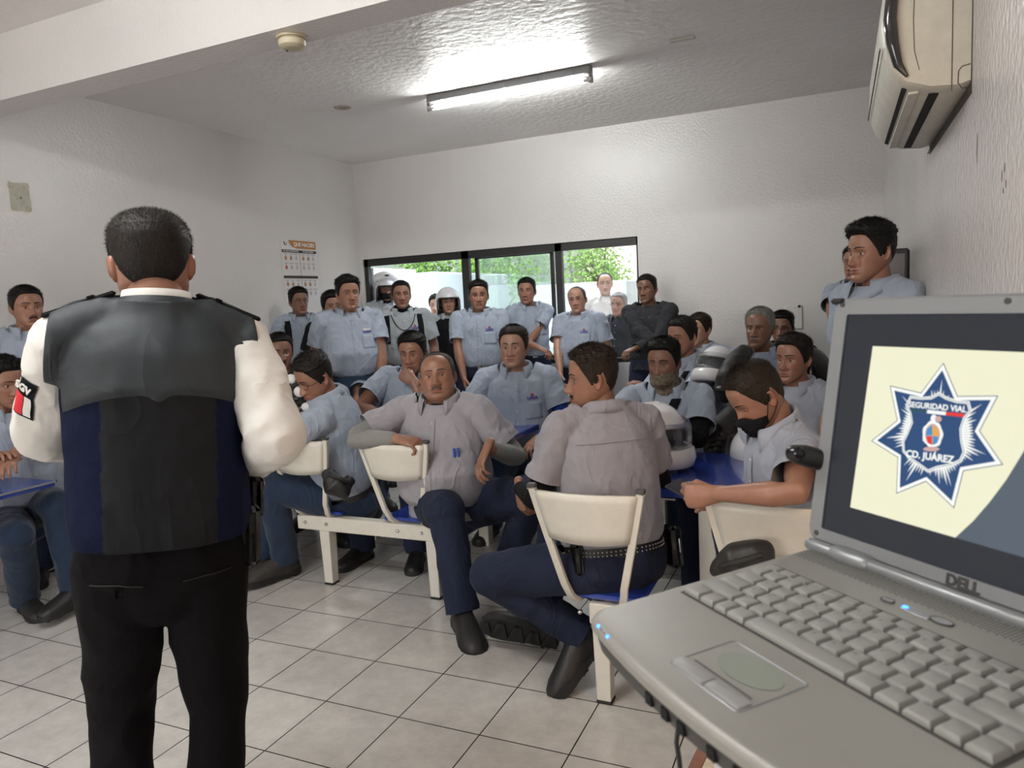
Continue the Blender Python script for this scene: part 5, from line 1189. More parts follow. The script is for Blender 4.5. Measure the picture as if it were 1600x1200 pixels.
# what the laptop stands on
bxr = empty('storage_box', lp(.16, .05, -.036)*[1, 1, 0]+[0, 0, .75]); tag(bxr, 'white box standing on the table under the laptop', 'box')
b = MB(); zb = .752; V = []
for x_, y_ in ((.085, -.040), (.30, -.040), (.30, .15), (.085, .15)): q = lp(x_, y_, -.0365); V += [q, np.array([q[0], q[1], zb])]
b.add(V, [(0, 2, 4, 6), (1, 7, 5, 3), (0, 1, 3, 2), (2, 3, 5, 4), (4, 5, 7, 6), (6, 7, 1, 0)]); b.build('box_body', mat('box_white', (.55, .55, .60), rough=.7), bxr, False)
b = MB(); V2 = []
for x_, y_ in ((.083, -.042), (.302, -.042), (.302, .152), (.083, .152)): q = lp(x_, y_, -.0362); V2 += [q+[0, 0, -.0005], q+[0, 0, -.04]]
b.add(V2, [(0, 1, 3, 2), (2, 3, 5, 4), (4, 5, 7, 6), (6, 7, 1, 0)]); b.build('box_lid', mat('box_lid_white', (.62, .62, .66)), bxr, False)
ta = atz(1108, 1130, .75); tb = atz(1072, 1205, .75); td = unit(tb-ta); tn = np.array([td[1], -td[0], 0.]); tn = tn if tn[0] > 0 else -tn
tr_ = empty('desk', (.1, .9, 0)); tag(tr_, 'beige speckled desk with brown edge under the laptop', 'desk')
ang = math.atan2(td[1], td[0]); Rt = np.stack([tn, -td, [0, 0, 1.]], 1); o0 = ta-td*.02; o0[2] = 0
def dk(a_, c_, mi=0, mb=None, bev=.002): 
    m_ = mb or MB(); x_, y_ = np.array(a_, float), np.array(c_, float); m_.box(o0+Rt@((x_+y_)/2), abs(y_-x_), Rt, mi, bev); return m_
ln_ = .95
b = dk((.02, -ln_, .715), (.40, 0, .75)); b.build('desk_top', mat('desk_beige', (.42, .37, .27), rough=.5, var=.35, vscale=70), tr_, False)
b = dk((0, -ln_, .70), (.022, .0, .7515)); b.build('desk_edge', mat('desk_brown', (.16, .07, .045), rough=.3, var=.3, vscale=30), tr_, False)
for y_ in (-.10, -ln_+.10):
    for x_ in (.06, .34): b = dk((x_-.02, y_-.02, 0), (x_+.02, y_+.02, .715)); b.build('leg', M_cream, tr_, False)
b = MB(); q = lp(.085, -.085, -.03); pts = [q, q+[-.004, .0, -.05], q+[-.015, -.0, -.12], q+[-.012, 0, -.2], q+[0.0, -.01, -.35], q+[-.01, -.03, -.7], [q[0], q[1], .01]]
q = [P(1066, 1108, .62), P(1060, 1135, .62), P(1057, 1160, .62), P(1061, 1185, .62), P(1064, 1215, .62)]; pts = [lp(.075, -.09, -.03)]+q+[q[-1]+[0, 0, -.3], q[-1]+[.01, .02, -.8], np.array([q[-1][0], q[-1][1], .008])]
b.tube(pts, .0022, 8); tag(b.build('cable', MATS['black_plastic'], None), 'thin black cable hanging from the laptop to the floor', 'cable')
import sys
ONLY = None
def G_(*a): return a
PLACES = []
RES = {}
def add(key, *a, **k):
    if ONLY and key not in ONLY: return None
    RES[key] = person(*a, **k); return RES[key]
SEAT = 'men sitting on the benches'; STAND = 'men standing along the back wall'
# ---------------- T: heavy man in front, looking up
add('T', 'heavyset moustached man in grey shirt sitting sideways, arm over chair back, looking up', (684, 590), 3.86, face=22, hface=8, pitch=-10, roll=-4, sitting=True, s=1.10, w=1.16, g=.07, shoe_s=1.12, neck=.04, hhead=.99, hip=(704, 782, 4.02), skin='b', hair='saltpepper', hkw=dict(top=.005, side=.003, recede=.022, thin=.8), head=Head(fat=.30, jaw=1.12),
    shirt='shirt_grey', trousers='navy', tuck=False, under=[('sleeve_grey', .30, .93), ('sleeve_grey', .30, .88)], beard=.25, mous=.8, logo=False, hands=('half', 'relax'), vox=.0085,
    arms={'R': ((570, 676, 3.86), (622, 686, 3.72)), 'L': ((776, 672, 3.86), (762, 700, 3.60))}, palms={'R': np.array([0, .3, -1.]), 'L': np.array([.5, .6, 0.])}, fingers={'R': (P(672, 700, 3.66)-P(628, 690, 3.70)), 'L': (P(752, 740, 3.58)-P(762, 700, 3.60))},
    legs={'R': ((695, 775, 3.55), (722, 948, 3.50), P(742, 1000, 3.25)-P(720, 955, 3.5)), 'L': ((808, 770, 3.75), (800, 865, 3.95), np.array([.5, -.4, 0]))}, foldamp=.0065)
# ---------------- V: back view, moustache profile
add('V', 'man in grey shirt with black belt sitting back to camera, head turned left', (926, 592), 2.90, face=152, hface=84, pitch=4, sitting=True, s=1.02, w=1.10, shoe_s=1.15, g=.035, hip=(962, 870, 2.90), skin='b', hair='brown', hkw=dict(top=.016, side=.004, spiky=.35, dens=9000), head=Head(fat=.12, nose=1.25),
    shirt='shirt_grey', under=[('sleeve_black', .44, .62), ('sleeve_black', .30, .95)], beard=.1, mous=1., logo=False, hands=('relax', 'half'), vox=.0085, shoes='black_leather',
    arms={'L': ((845, 745, 2.92), (812, 762, 3.14)), 'R': ((1020, 740, 3.1), (965, 745, 3.3))}, fingers={'L': P(822, 800, 3.1)-P(815, 765, 3.12)},
    legs={'L': ((782, 888, 2.95), (902, 985, 2.98), P(868, 1052, 2.92)-P(908, 1000, 2.98), P(800, 930, 2.92)-P(890, 985, 2.96)), 'R': ((850, 885, 3.3), (850, 968, 3.3), P(765, 966, 3.33)-P(850, 985, 3.3), CF*.9+np.array([0, 0, .5]))})
# ---------------- AC: black mask, looking down at a phone
add('AC', 'man in light blue shirt with black face mask looking down at a phone', (1184, 620), 2.56, face=68, hface=66, pitch=36, sitting=True, s=1.0, w=1.05, g=.05, hip=(1284, 872, 2.68), skin='b', hair='brown', hkw=dict(top=.010, side=.004, recede=.005, dens=9000), shirt='shirt_greyblue', logo=False, hands=('grip', 'grip'), vox=.0085,
    arms={'L': ((1228, 768, 2.20), (1118, 772, 2.33)), 'R': ((1230, 750, 2.62), (1130, 770, 2.55))}, fingers={'L': P(1085, 775, 2.35)-P(1118, 772, 2.33)}, palms={'L': np.array([.1, 1, 0.])}, legs={'L': ((1175, 862, 2.85), (1170, 1000, 2.85)), 'R': ((1215, 860, 2.95), (1215, 1000, 2.95))})
# ---------------- F: glasses, leaning to the left
add('F', 'man with glasses and light blue shirt leaning left on the table, in jeans', (492, 590), 4.12, face=105, hface=66, pitch=26, roll=8, sitting=True, s=1.12, w=1.12, shoe_s=1.08, g=.04, hhead=.98, hip=(560, 768, 4.36), skin='b', hair='dark', hkw=dict(top=.020, side=.004, spiky=.2), head=Head(fat=.2), glasses=True, shirt='shirt_blue', trousers='dark_jeans', logo=False, hands=('relax', 'relax'), vox=.0085, shoes='dusty_leather',
    arms={'L': ((468, 676, 3.92), (400, 668, 4.1)), 'R': ((500, 690, 4.4), (430, 680, 4.4))}, legs={'L': ((432, 755, 4.15), (446, 868, 4.32), np.array([-.4, -1, 0])), 'R': ((440, 745, 4.35), (412, 862, 4.40), np.array([-.7, -.7, 0]))})
# ---------------- U: centre, blue sleeves
add('U', 'young man in blue-grey shirt with bright blue arm sleeves sitting by the table', (803, 543), 4.85, face=4, hface=16, sitting=True, s=1.10, w=1.10, g=.03, hhead=1.0, hip=(815, 705, 5.0), skin='d', hair='brown', hkw=dict(top=.016, side=.006), head=Head(fat=.15), shirt='shirt_blue', trousers='jeans', under=[('sleeve_blue', .32, .96), ('sleeve_blue', .32, .96)], vox=.009,
    arms={'R': ((745, 640, 4.8), (762, 672, 4.62)), 'L': ((876, 652, 4.8), (842, 684, 4.62))}, hands=('relax', 'relax'), fingers={'L': P(824, 704, 4.5)-P(842, 684, 4.62)}, legs={'L': ((838, 708, 4.65), (862, 805, 4.92)), 'R': ((780, 705, 4.72), (768, 812, 4.92))})
# ---------------- W: neck gaiter, black elbow sleeve
add('W', 'young man with patterned neck gaiter and black shoulder strap behind the helmet', (1037, 568), 3.85, face=10, hface=22, pitch=4, sitting=True, s=1.0, w=1.05, g=.02, hip=(1050, 730, 4.02), skin='c', hair='black', hkw=dict(top=.020, side=.006, spiky=.2), shirt='shirt_blue', under=[None, ('sleeve_black', .34, .8)], gaiter=('gaiter_camo', 2), collar=True, vox=.009,
    arms={'R': ((985, 665, 3.72), (1010, 690, 3.57)), 'L': ((1085, 668, 3.69), (1020, 690, 3.57))}, hands=('relax', 'relax'))
# ---------------- X
add('X', 'man in blue shirt leaning in just behind the neck gaiter man', (1066, 528), 4.75, face=48, hface=40, pitch=4, sitting=True, s=1.04, w=1.08, g=.03, hip=(1092, 690, 4.90), skin='b', hair='dark', hkw=dict(top=.016, side=.005, spiky=.3), beard=.3, shirt='shirt_blue', trousers='jeans', arms={'L': ((1065, 620, 4.50), (1012, 605, 4.55)), 'R': ((1010, 625, 4.90), (1000, 610, 4.65))}, hands=('half', 'half'), logo=False)
add('Y', 'pale man in blue shirt sitting beside the back wall behind others', (1093, 516), 5.7, face=30, hface=40, sitting=True, s=.99, w=1.05, skin='d', hair='brown', hkw=dict(top=.016, side=.006), shirt='shirt_blue', logo=False)
add('Z', 'grey-haired moustached man holding dark riding gear on his lap', (1187, 514), 4.6, face=0, hface=22, pitch=-2, sitting=True, s=1.04, w=1.08, skin='c', hair='grey', hkw=dict(top=.012, side=.005, recede=.006), mous=1., shirt='shirt_blue', arms={'R': ((1140, 610, 4.45), (1150, 590, 4.30)), 'L': ((1225, 610, 4.45), (1190, 620, 4.30))}, hands=('grip', 'grip'), logo=False)
add('AA', 'man with glasses mostly hidden behind the grey-haired man', (1222, 514), 5.5, face=5, hface=10, sitting=True, s=.98, skin='c', hair='black', hkw=dict(top=.02, side=.007), glasses=True, shirt='charcoal', logo=False)
add('AB', 'young man in pale shirt seated between masked man and laptop screen', (1240, 562), 3.8, face=25, hface=34, pitch=0, sitting=True, s=1.0, w=1.05, skin='b', hair='dark', hkw=dict(top=.018, side=.006, spiky=.3), shirt='shirt_greyblue', logo=False, vox=.009, arms={'R': ((1195, 680, 3.75), (1205, 650, 3.60))})
add('S', 'seated man in blue shirt resting his mouth on his fist', (645, 552), 4.7, face=22, hface=20, pitch=8, sitting=True, s=1.04, w=1.15, g=.03, hip=(640, 700, 4.85), skin='b', hair='black', hkw=dict(top=.017, side=.004), head=Head(fat=.2), shirt='shirt_blue', arms={'L': ((655, 645, 4.45), (646, 596, 4.52)), 'R': ((590, 625, 4.65), (612, 660, 4.50))}, hands=('relax', 'fist'), palms={'L': np.array([-.3, .9, 0])}, fingers={'L': P(622, 578, 4.54)-P(646, 592, 4.50)}, logo=False, vox=.009)
add('G', 'close-cropped man in blue shirt with hand on his chin', (524, 557), 5.6, face=20, hface=16, pitch=6, sitting=True, s=1.02, w=1.05, skin='c', hair='saltpepper', hkw=dict(top=.004, side=.003, recede=.01), shirt='shirt_blue', beard=.4, arms={'R': ((505, 640, 5.05), (516, 584, 5.13)), 'L': ((575, 640, 5.25), (540, 660, 5.05))}, hands=('half', 'relax'), fingers={'R': P(512, 566, 5.11)-P(517, 584, 5.11)}, logo=False)
add('E', 'man in dark jacket seated just right of the officer', (438, 551), 5.1, face=-10, hface=-6, pitch=4, sitting=True, s=1.04, w=1.1, skin='c', hair='dark', hkw=dict(top=.014, side=.006), beard=.5, mous=.8, shirt='charcoal', sleeve=1.6, logo=False)
add('C', 'dark-haired man at the left edge leaning on the blue table', (8, 600), 3.98, face=-28, hface=-30, pitch=10, sitting=True, s=1.06, w=1.1, g=.03, hip=(36, 795, 4.2), skin='b', hair='black', hkw=dict(top=.026, side=.008, spiky=.4), shirt='shirt_blue', trousers='dark_jeans', arms={'L': ((66, 730, 3.86), (22, 712, 3.70)), 'R': ((-40, 735, 3.9), (-5, 722, 3.7))}, legs={'L': ((98, 815, 3.9), (118, 915, 3.98), np.array([.2, -1, 0])), 'R': ((20, 835, 3.9), (40, 930, 4.0))}, logo=False, vox=.009)
# ---------------- standing men
add('B', 'moustached man in blue shirt standing at the left edge by the wall', (42, 481), 4.35, face=-8, hface=-18, pitch=2, roll=0, s=1.0, w=1.12, skin='b', hair='black', hkw=dict(top=.012, side=.006), mous=.7, head=Head(fat=.12), shirt='shirt_blue', logo=False, vox=.009, side_lean=6)
add('H', 'slim man with glasses and black backpack strap against the left wall', (467, 472), 6.5, face=-12, hface=-20, s=.97, w=.95, skin='c', hair='black', hkw=dict(top=.018, side=.006), glasses=True, group=STAND, shirt='shirt_blue')
add('I', 'big man in blue shirt with white name tag standing left of the doorway', (544, 460), 5.5, face=-10, hface=-16, s=1.0, w=1.18, g=.05, skin='b', hair='black', hkw=dict(top=.024, side=.008, spiky=.35), head=Head(fat=.12), group=STAND, shirt='shirt_blue', trousers='jeans', vox=.009, arms={'L': ((606, 590, 5.45), (600, 640, 5.40))})
add('I2', 'dark-haired person mostly hidden behind the big man by the green sign', (520, 480), 6.2, face=-10, s=.95, skin='b', hair='black', hkw=dict(top=.03, side=.02, back=-.11), group=STAND, shirt='black_cloth', logo=False)
add('J', 'rider in white helmet and black balaclava standing in the doorway', (603, 453), 7.9, face=-8, hface=-10, s=1.0, skin='c', hair='black', hkw=dict(on=False), group=STAND, shirt='shirt_pale', helmet='open', gaiter=('black_cloth', 2), logo=False, hhead=1.0)
add('K', 'man with dark neck gaiter and backpack straps in front of the doorway', (627, 462), 6.4, face=-4, hface=-4, pitch=-3, s=1.0, w=1.12, g=.03, skin='b', hair='dark', hkw=dict(top=.010, side=.005), group=STAND, shirt='shirt_pale', gaiter=('black_cloth', 0), collar=True)
add('K2', 'dark-haired person outside the doorway, half hidden beside white helmet', (682, 478), 8.6, face=15, s=.95, skin='d', hair='dark', hkw=dict(top=.022, side=.012, spiky=.6), group='people outside', shirt='black_cloth', logo=False)
add('L', 'rider in white helmet and black vest standing before the door frame', (700, 472), 7.1, face=-6, hface=-6, s=.97, w=.98, skin='d', hair='black', hkw=dict(on=False), group=STAND, shirt='shirt_pale', sleeve=1.7, helmet='plain', logo=False)
add('M', 'sturdy man in blue shirt standing at the middle window, arms down', (748, 463), 6.25, face=8, hface=0, s=1.0, w=1.12, g=.02, skin='b', hair='black', hkw=dict(top=.018, side=.004, spiky=.3), group=STAND, shirt='shirt_pale' if False else 'shirt_blue', arms={'R': ((717, 560, 6.20), (728, 618, 6.10)), 'L': ((792, 560, 6.20), (790, 610, 6.10))})
add('N', 'slim man with folded arms and pen in pocket, standing at window', (823, 456), 6.75, face=-18, hface=12, s=.99, w=1.0, skin='b', hair='black', hkw=dict(top=.012, side=.005), group=STAND, shirt='shirt_blue', arms='_' and {'R': ((800, 545, 6.70), (845, 545, 6.50)), 'L': ((858, 540, 6.70), (815, 548, 6.55))}, hands=('half', 'half'))
add('O', 'bald man with glasses standing with arms apart by the right pane', (902, 469), 6.5, face=22, hface=14, roll=-6, s=.98, w=1.12, g=.05, skin='d', hair='saltpepper', hkw=dict(top=.001, side=.003, recede=.03, thin=1.), glasses=True, group=STAND, shirt='shirt_blue', arms={'R': ((870, 560, 6.45), (876, 615, 6.30)), 'L': ((962, 560, 6.50), (955, 590, 6.40))}, collar=True)
add('P', 'sunlit man outside the right window pane', (945, 444), 8.0, face=-3, hface=-3, s=1.0, w=1.0, skin='d', hair='dark', hkw=dict(top=.004, side=.003, recede=.02), group='people outside', shirt='shirt_white', logo=False)
add('Q', 'grey-haired man with glasses in dark shirt beside the window', (967, 476), 7.2, face=28, hface=30, s=.94, w=1.05, skin='d', hair='grey', hkw=dict(top=.006, side=.004), glasses=True, group=STAND, shirt='charcoal', logo=False)
add('R', 'young man in dark patterned sweatshirt with folded arms against the wall', (1011, 453), 6.15, face=18, hface=24, roll=-4, s=.98, w=1.03, skin='c', hair='dark', hkw=dict(top=.012, side=.003), group=STAND, shirt='charcoal', sleeve=1.7, tuck=False, logo=False, arms={'R': ((984, 530, 6.00), (1030, 540, 5.88)), 'L': ((1042, 535, 6.05), (992, 545, 5.92))}, hands=('half', 'half'), collar=False, vox=.010)
add('AD', 'man with black backpack strap half hidden behind the tall young man', (1338, 412), 5.0, face=30, hface=24, s=1.0, w=1.0, skin='b', hair='black', hkw=dict(top=.014, side=.006), shirt='shirt_blue', logo=False, arms={'R': ((1298, 500, 4.90), (1312, 522, 4.75)), 'L': ((1370, 520, 4.90), (1325, 530, 4.75))}, hands=('half', 'half'), trousers='black_cloth', vox=.009)
add('AE', 'tall young man with black quiff leaning on the right wall', (1361, 396), 3.12, face=46, hface=52, pitch=3, s=1.0, w=.96, neck=.085, skin='b', hair='black', hkw=dict(top=.026, side=.005, quiff=.012, spiky=.15), shirt='shirt_blue', logo=False, vox=.009)
# ---------------- A: the officer in the foreground, back to camera
add('A', 'officer in black vest and white shirt standing with his back to the camera', (238, 416), 1.82, face=180, hface=180, pitch=12, s=1.05, w=.98, g=.02, shdrop=.022, under_vest=True, collar=False, hip=(254, 852, 1.85), skin='b', hair='dark', hkw=dict(top=.009, side=.006, thin=.35, recede=.01, nt=160, nr=60, dens=14000), head=Head(fat=.35), hhead=1.02, shirt='shirt_white', sleeve=1.85, trousers='officer_black', logo=False, eyes=False, vox=.0075,
    arms={'L': ((44, 655, 1.76), (165, 690, 2.08)), 'R': ((438, 655, 1.76), (398, 722, 2.0))}, hands=('half', 'half'), neck=.055, foldamp=.006, shw=1.06, puff=1.10, armlen=.92, legs={'L': ((190, 1110, 1.95), (196, 1395, 1.84), np.array([-.41-.25, .9, 0])), 'R': ((335, 1110, 1.95), (333, 1395, 1.84), np.array([-.41+.3, .9, 0]))})
# ------------------------------------------------------------------ officer's vest, collar, epaulettes, patch, belt gear
def surf(R, V, F): return BVHTree.FromPolygons([tuple(v) for v in V.tolist()], [tuple(x) for x in F.tolist()])
A_ = RES.get('A')
if A_:
    R = A_; s, w, tr, tf, td, sp, g = R.s, R.w, R.tr, R.tf, R.tdir, R.sp, .03; sh = R.P['sh']; Nb = R.P['neck']; root = R.root
    t = MB()
    S = [(-.02, .180, .150, -.01), (.05, .190, .162, -.01), (.10, .197, .170, -.006), (.16, .200, .172, 0), (.26, .198, .172, .003), (.40, .196, .170, .006), (.55, .198, .165, .004), (.72, .200, .155, 0), (.84, .185, .134, -.004), (.93, .150, .104, 0), (1.0, .098, .084, 0), (1.06, .078, .076, 0), (1.12, .076, .074, 0)]
    t.loft([sp(q[0], q[3]*s) for q in S], [(q[1]*s*w, q[2]*s*w**.7) for q in S], side=tr, n=34, exp=2.5)
    for k, sg in (('R', 1), ('L', -1)): t.loft([Nb-td*.02*s, Nb*.45+sh[k]*.55+td*.018*s, sh[k]+td*.008*s+tr*sg*.018], [.056*s, .062*s, .062*s*w**.4], n=18); t.ball(sh[k]+tr*sg*.012-td*.01, .081*s*w**.5, 16)
    V, F = remesh(t, .0075, 6, .55)
    V = fold(V, F, .0055, 5, 3.3, (1, 1, .5)); V = fold(V, F, .0022, 15, 8.1, (1, 1, .6))
    for k, sg in (('R', 1), ('L', -1)): V, F = cut(V, F, sh[k]+tr*sg*.034*s-td*.02, unit(tr*sg*1.0+td*.10), .17)
    V, F = cut(V, F, sp(.07), -td, .45); V, F = cut(V, F, sp(1.0)+td*.035*s, unit(td-tf*.1), .11)
    # back yoke = upper storm flap, side panels navy
    ctr = V[F].mean(1)-sp(0); lat = ctr@tr; hgt = (ctr@td)/np.linalg.norm(sp(1)-sp(0)); bk = ctr@tf
    M_vest = cloth('vest_black', (.010, .011, .013), rough=.65, sheen=0, spec=.14, wr=.45, wscale=5); M_side = cloth('vest_navy', (.004, .007, .025), rough=.8, wr=.3, sheen=0, spec=.1); M_yoke = cloth('vest_yoke', (.024, .029, .034), rough=.55, spec=.3, sheen=0, wr=.4, wscale=4)
    mi = np.where(hgt > .70, 2, np.where(abs(lat) > .118*s*w, 1, 0)); b = MB(); b.add(V, F); b.m = mi.tolist(); vo = b.build('vest', [M_vest, M_side, M_yoke], root); md = vo.modifiers.new('t', 'SOLIDIFY'); md.thickness = .004
    bv = surf(R, V, F)
    def onback(t_, lat_, off=.003):
        o = sp(t_, -.6, lat_); h_, n_, i_, d_ = bv.ray_cast(Vector(o), Vector(tf))
        return None if h_ is None or d_ > .75 else np.array(h_)-tf*off
    rows_ = []; us = np.linspace(-1, 1, 41)
    def low(u): return .655+.035*(1-abs(u))**.0*0+.03*(1-u*u)-.028*math.exp(-(u/.09)**2)-.05*abs(u)**3
    for v in np.linspace(0, 1, 18):
        row = []
        for u in us:
            t_ = low(u)+(1.03-low(u))*v; hw = np.interp(t_, [.6, .72, .84, .93, 1.0, 1.06], [.196, .200, .200, .175, .105, .078])*s*w*.985
            q = onback(t_, u*hw, .007 if v > .12 else .009 if v > 0 else .0005)
            row.append(q if q is not None else (rows_[-1][len(row)] if rows_ else sp(t_, -.12, u*hw)))
        rows_.append(row)
    b = MB(); b.grid(np.array(rows_)); b.build('vest_yoke', M_yoke, root)
    b = MB()                                            # stand collar of the vest, white shirt collar above
    a = np.radians(np.linspace(-165, 165, 45)); rn = .068*s
    def collar_band(z0, z1, r0, r1, tk=.006):
        A = [[Nb+td*(z_*s+.010*s*math.cos(q))-tf*math.cos(q)*r_*1.0+tr*math.sin(q)*r_*1.06 for q in a] for z_, r_ in ((z0, r0), ((z0+z1)/2, (r0+r1)/2+.001), (z1, r1), (z1, r1-tk), (z0, r0-tk))]
        m_ = MB(); m_.grid(np.array(A)); return m_
    collar_band(-.012, .030, rn+.018, rn+.008).build('vest_collar', M_yoke, root); collar_band(.0, .046, rn+.008, rn+.001).build('shirt_collar', MATS['shirt_white'], root)
    for k, sg in (('R', 1), ('L', -1)):
        b = MB(); p0 = Nb*.50+sh[k]*.50+td*.078*s; p1 = sh[k]+td*.066*s+tr*sg*.035
        ax = unit(p1-p0); up_ = unit(np.cross(tf, ax)*-sg); up_ = up_ if up_@td > 0 else -up_; Rm = np.stack([ax, tf, up_], 1)
        b.box((p0+p1)/2, (np.linalg.norm(p1-p0)+.02, .058, .012), Rm, bev=.005); ep = b.build('epaulette', M_side if 0 else MATS['black_cloth'], root)
        b = MB(); b.box(p0*.7+p1*.3+up_*.008, (.016, .062, .006), Rm, bev=.002); b.build('epaulette_loop', MATS['black_cloth'], ep, base=parent_world(root))
    # flag patch on the left sleeve
    bsv = R.bvh; E, S0 = R.P['el']['L'], sh['L']; ax = unit(E-S0); c = S0*.50+E*.50; outw = unit(-tr*.66-tf*.75); outw = unit(outw-ax*(outw@ax)); side_ = np.cross(ax, outw)
    slv = [o for o in root.children if o.name.startswith('shirt')][0]; me = slv.data; sb = BVHTree.FromPolygons([tuple(np.array(v.co)+parent_world(root)) for v in me.vertices], [tuple(p.vertices) for p in me.polygons])
    def onsl(u, v, off):
        o = Vector(c+ax*v+side_*u+outw*.3); h_, n_, i_, d_ = sb.ray_cast(o, Vector(-outw)); return np.array(h_)+outw*off if h_ is not None else c+ax*v+side_*u+outw*.09
    def spatch(u0, u1, v0, v1, off, n=6): return np.array([[onsl(u, v, off) for u in np.linspace(u0, u1, n)] for v in np.linspace(v0, v1, n+4)])
    b = MB(); b.grid(spatch(-.028, .028, -.055, .052, .0035)); pt = b.build('flag_patch', MATS['black_cloth'], root)
    Mred = mat('flag_red', (.62, .02, .03), rough=.8); Mwh = mat('flag_white', (.72, .72, .70), rough=.8)
    b = MB(); b.grid(spatch(-.004, .023, -.015, .045, .0055), 0); b.grid(spatch(-.023, -.006, -.015, .045, .0055), 1); b.build('flag_cloth', [Mred, Mwh], pt, base=parent_world(root))
    yy = -ax; xx = unit(np.cross(yy, outw)); text_obj('patch_letters', 'SGV', .026, frame4(onsl(0, -.036, .008), xx, yy, outw), root, Mwh, depth=.001, bold=.001)
    # belt radio and holster at the right hip, trouser pockets
    b = MB(); q = sp(.02, -.015, .205*s*w); b.box(q, (.045, .075, .16), np.stack([tr, tf, td], 1), bev=.014); b.build('holster', MATS['black_leather'], root)
    b = MB(); q = sp(.17, .03, .222*s*w); b.box(q, (.04, .05, .11), np.stack([tr, tf, td], 1), bev=.01); b.tube([q+td*.05, q+td*.13], .006, 8); b.build('radio', MATS['black_plastic'], root)
    b = MB(); W_ = R.P['wr']['R']; E_ = R.P['el']['R']; ax2 = unit(W_-E_); b.loft([W_-ax2*.028, W_-ax2*.004], [.044, .043], n=20, caps=False); b.build('watch_strap', MATS['black_plastic'], root)
    tro = [o for o in root.children if o.name.startswith('trousers')][0]; me = tro.data; tb_ = BVHTree.FromPolygons([tuple(np.array(v.co)+parent_world(root)) for v in me.vertices], [tuple(p.vertices) for p in me.polygons])
    for sg in (-1, 1):
        b = MB(); pts = []
        for u in np.linspace(-.055, .055, 12):
            o = sp(-.075, -.5, sg*.095*s+u); h_, n_, i_, d_ = tb_.ray_cast(Vector(o), Vector(tf))
            if h_ is not None: pts.append(np.array(h_)-tf*.001-td*.006*abs(u)/.055)
        if len(pts) > 3: b.tube(pts, .0022, 5); b.build('back_pocket', mat('seam_black', (.002, .002, .002)), root)
        if sg < 0 and pts: b = MB(); b.box(pts[6]-td*.018-tf*.003, (.018, .003, .028), np.stack([tr, tf, td], 1), bev=.002); b.build('pocket_flap', MATS['officer_black'], root)
# ------------------------------------------------------------------ mask on the seated man, phone in his hand
R = RES.get('AC')
if R:
    h, M, c, hs = R.h, R.HM, R.hc, R.hs; A = []
    th = np.radians(np.linspace(14, 166, 34))
    for v in np.linspace(0, 1, 12):
        zt = -.030+.014*np.clip((np.sin(th)-.75)/.25, 0, 1)-.022*(1-np.sin(th)); zb_ = -.114+.050*(1-np.sin(th))**.8
        z = zb_+(zt-zb_)*v; p = h.pt(th, z); c0 = np.array([0, .02, 0]); n = p-c0; n[:, 2] = 0; n /= np.linalg.norm(n, axis=1)[:, None]
        bul = .006+.012*np.sin(np.pi*v)*np.clip(np.sin(th), 0, 1)**3+.0016*math.sin(v*40)*np.sin(th); p2 = p+n*bul[:, None]
        A.append(p2)
    b = MB(); b.grid(np.array(A)); b.xf(M*hs, c); o = b.build('face_mask', MATS['black_cloth'], R.root); md = o.modifiers.new('t', 'SOLIDIFY'); md.thickness = .003
    for sg in (-1, 1):
        i = 0 if sg > 0 else -1; top = A[-1][i if sg > 0 else -1]; bot = A[0][i if sg > 0 else -1]
        ear = np.array([sg*.078, -.018, .018]); e2 = np.array([sg*.078, -.022, -.03])
        b = MB(); b.tube([top, (top+ear)/2+[sg*.004, 0, .004], ear, [sg*.080, -.030, 0], e2, (bot+e2)/2+[sg*.004, 0, -.004], bot], .0016, 6); b.xf(M*hs, c); b.build('mask_strap', MATS['black_cloth'], R.root)
    W_ = R.P['wr']['L']; p = P(1072, 766, 2.42); ph = empty('phone', p); tag(ph, 'dark smartphone held by the masked man above the blue table', 'phone')
    d_ = unit(P(1092, 776, 2.38)-P(1058, 758, 2.46)); n_ = unit(np.cross(d_, [.1, .9, .3])); Rm = np.stack([d_, np.cross(n_, d_), n_], 1)
    b = MB(); b.box(p, (.135, .068, .009), Rm, bev=.003); b.build('phone_body', MATS['black_plastic'], ph, False); b = MB(); b.box(p+n_*.0048, (.126, .061, .0008), Rm); b.build('phone_screen', mat('phone_glass', (.02, .022, .03), rough=.08), ph, False)
# ------------------------------------------------------------------ loose helmets and gear
def loose_helmet(p, yaw, pitch, label, col='white_gloss', chin='down', s=1.05, kind='helmet'):
    M = rotz(yaw)@rotx(pitch); p = np.array(p, float); r_ = empty('helmet', p-[0, 0, .13*s]); tag(r_, label, 'helmet', 'motorcycle helmets')
    sh_, tr_2, bar_, vi_, ln_2 = helmet_parts(M, p, s, chin=chin)
    o = sh_.build('helmet_shell', MATS[col], r_); md = o.modifiers.new('t', 'SOLIDIFY'); md.thickness = .01
    o = bar_.build('chin_bar', MATS[col], r_); md = o.modifiers.new('t', 'SOLIDIFY'); md.thickness = .01
    o = vi_.build('visor', MATS['visor'] if col == 'white_gloss' else MATS['dark_visor'], r_); md = o.modifiers.new('t', 'SOLIDIFY'); md.thickness = .002
    tr_2.build('rim_trim', MATS['black_plastic'], r_); ln_2.build('padding', MATS['black_cloth'], r_)
    b = MB(); b.box(p+M@np.array([.128, .03, .02])*s, (.008*s, .035*s, .02*s), M, bev=.003); b.build('hinge_cover', mat('helmet_red', (.45, .03, .04), rough=.4) if col == 'white_gloss' else MATS['black_plastic'], r_, False)
    return r_
def toyaw(px, py, d, ang):
    p = P(px, py, d); c = unit((CC-p)*[1, 1, 0]); r = unit(np.cross([0, 0, 1], c)); a = math.radians(ang); f = math.cos(a)*c-math.sin(a)*r; return math.atan2(-f[0], f[1])
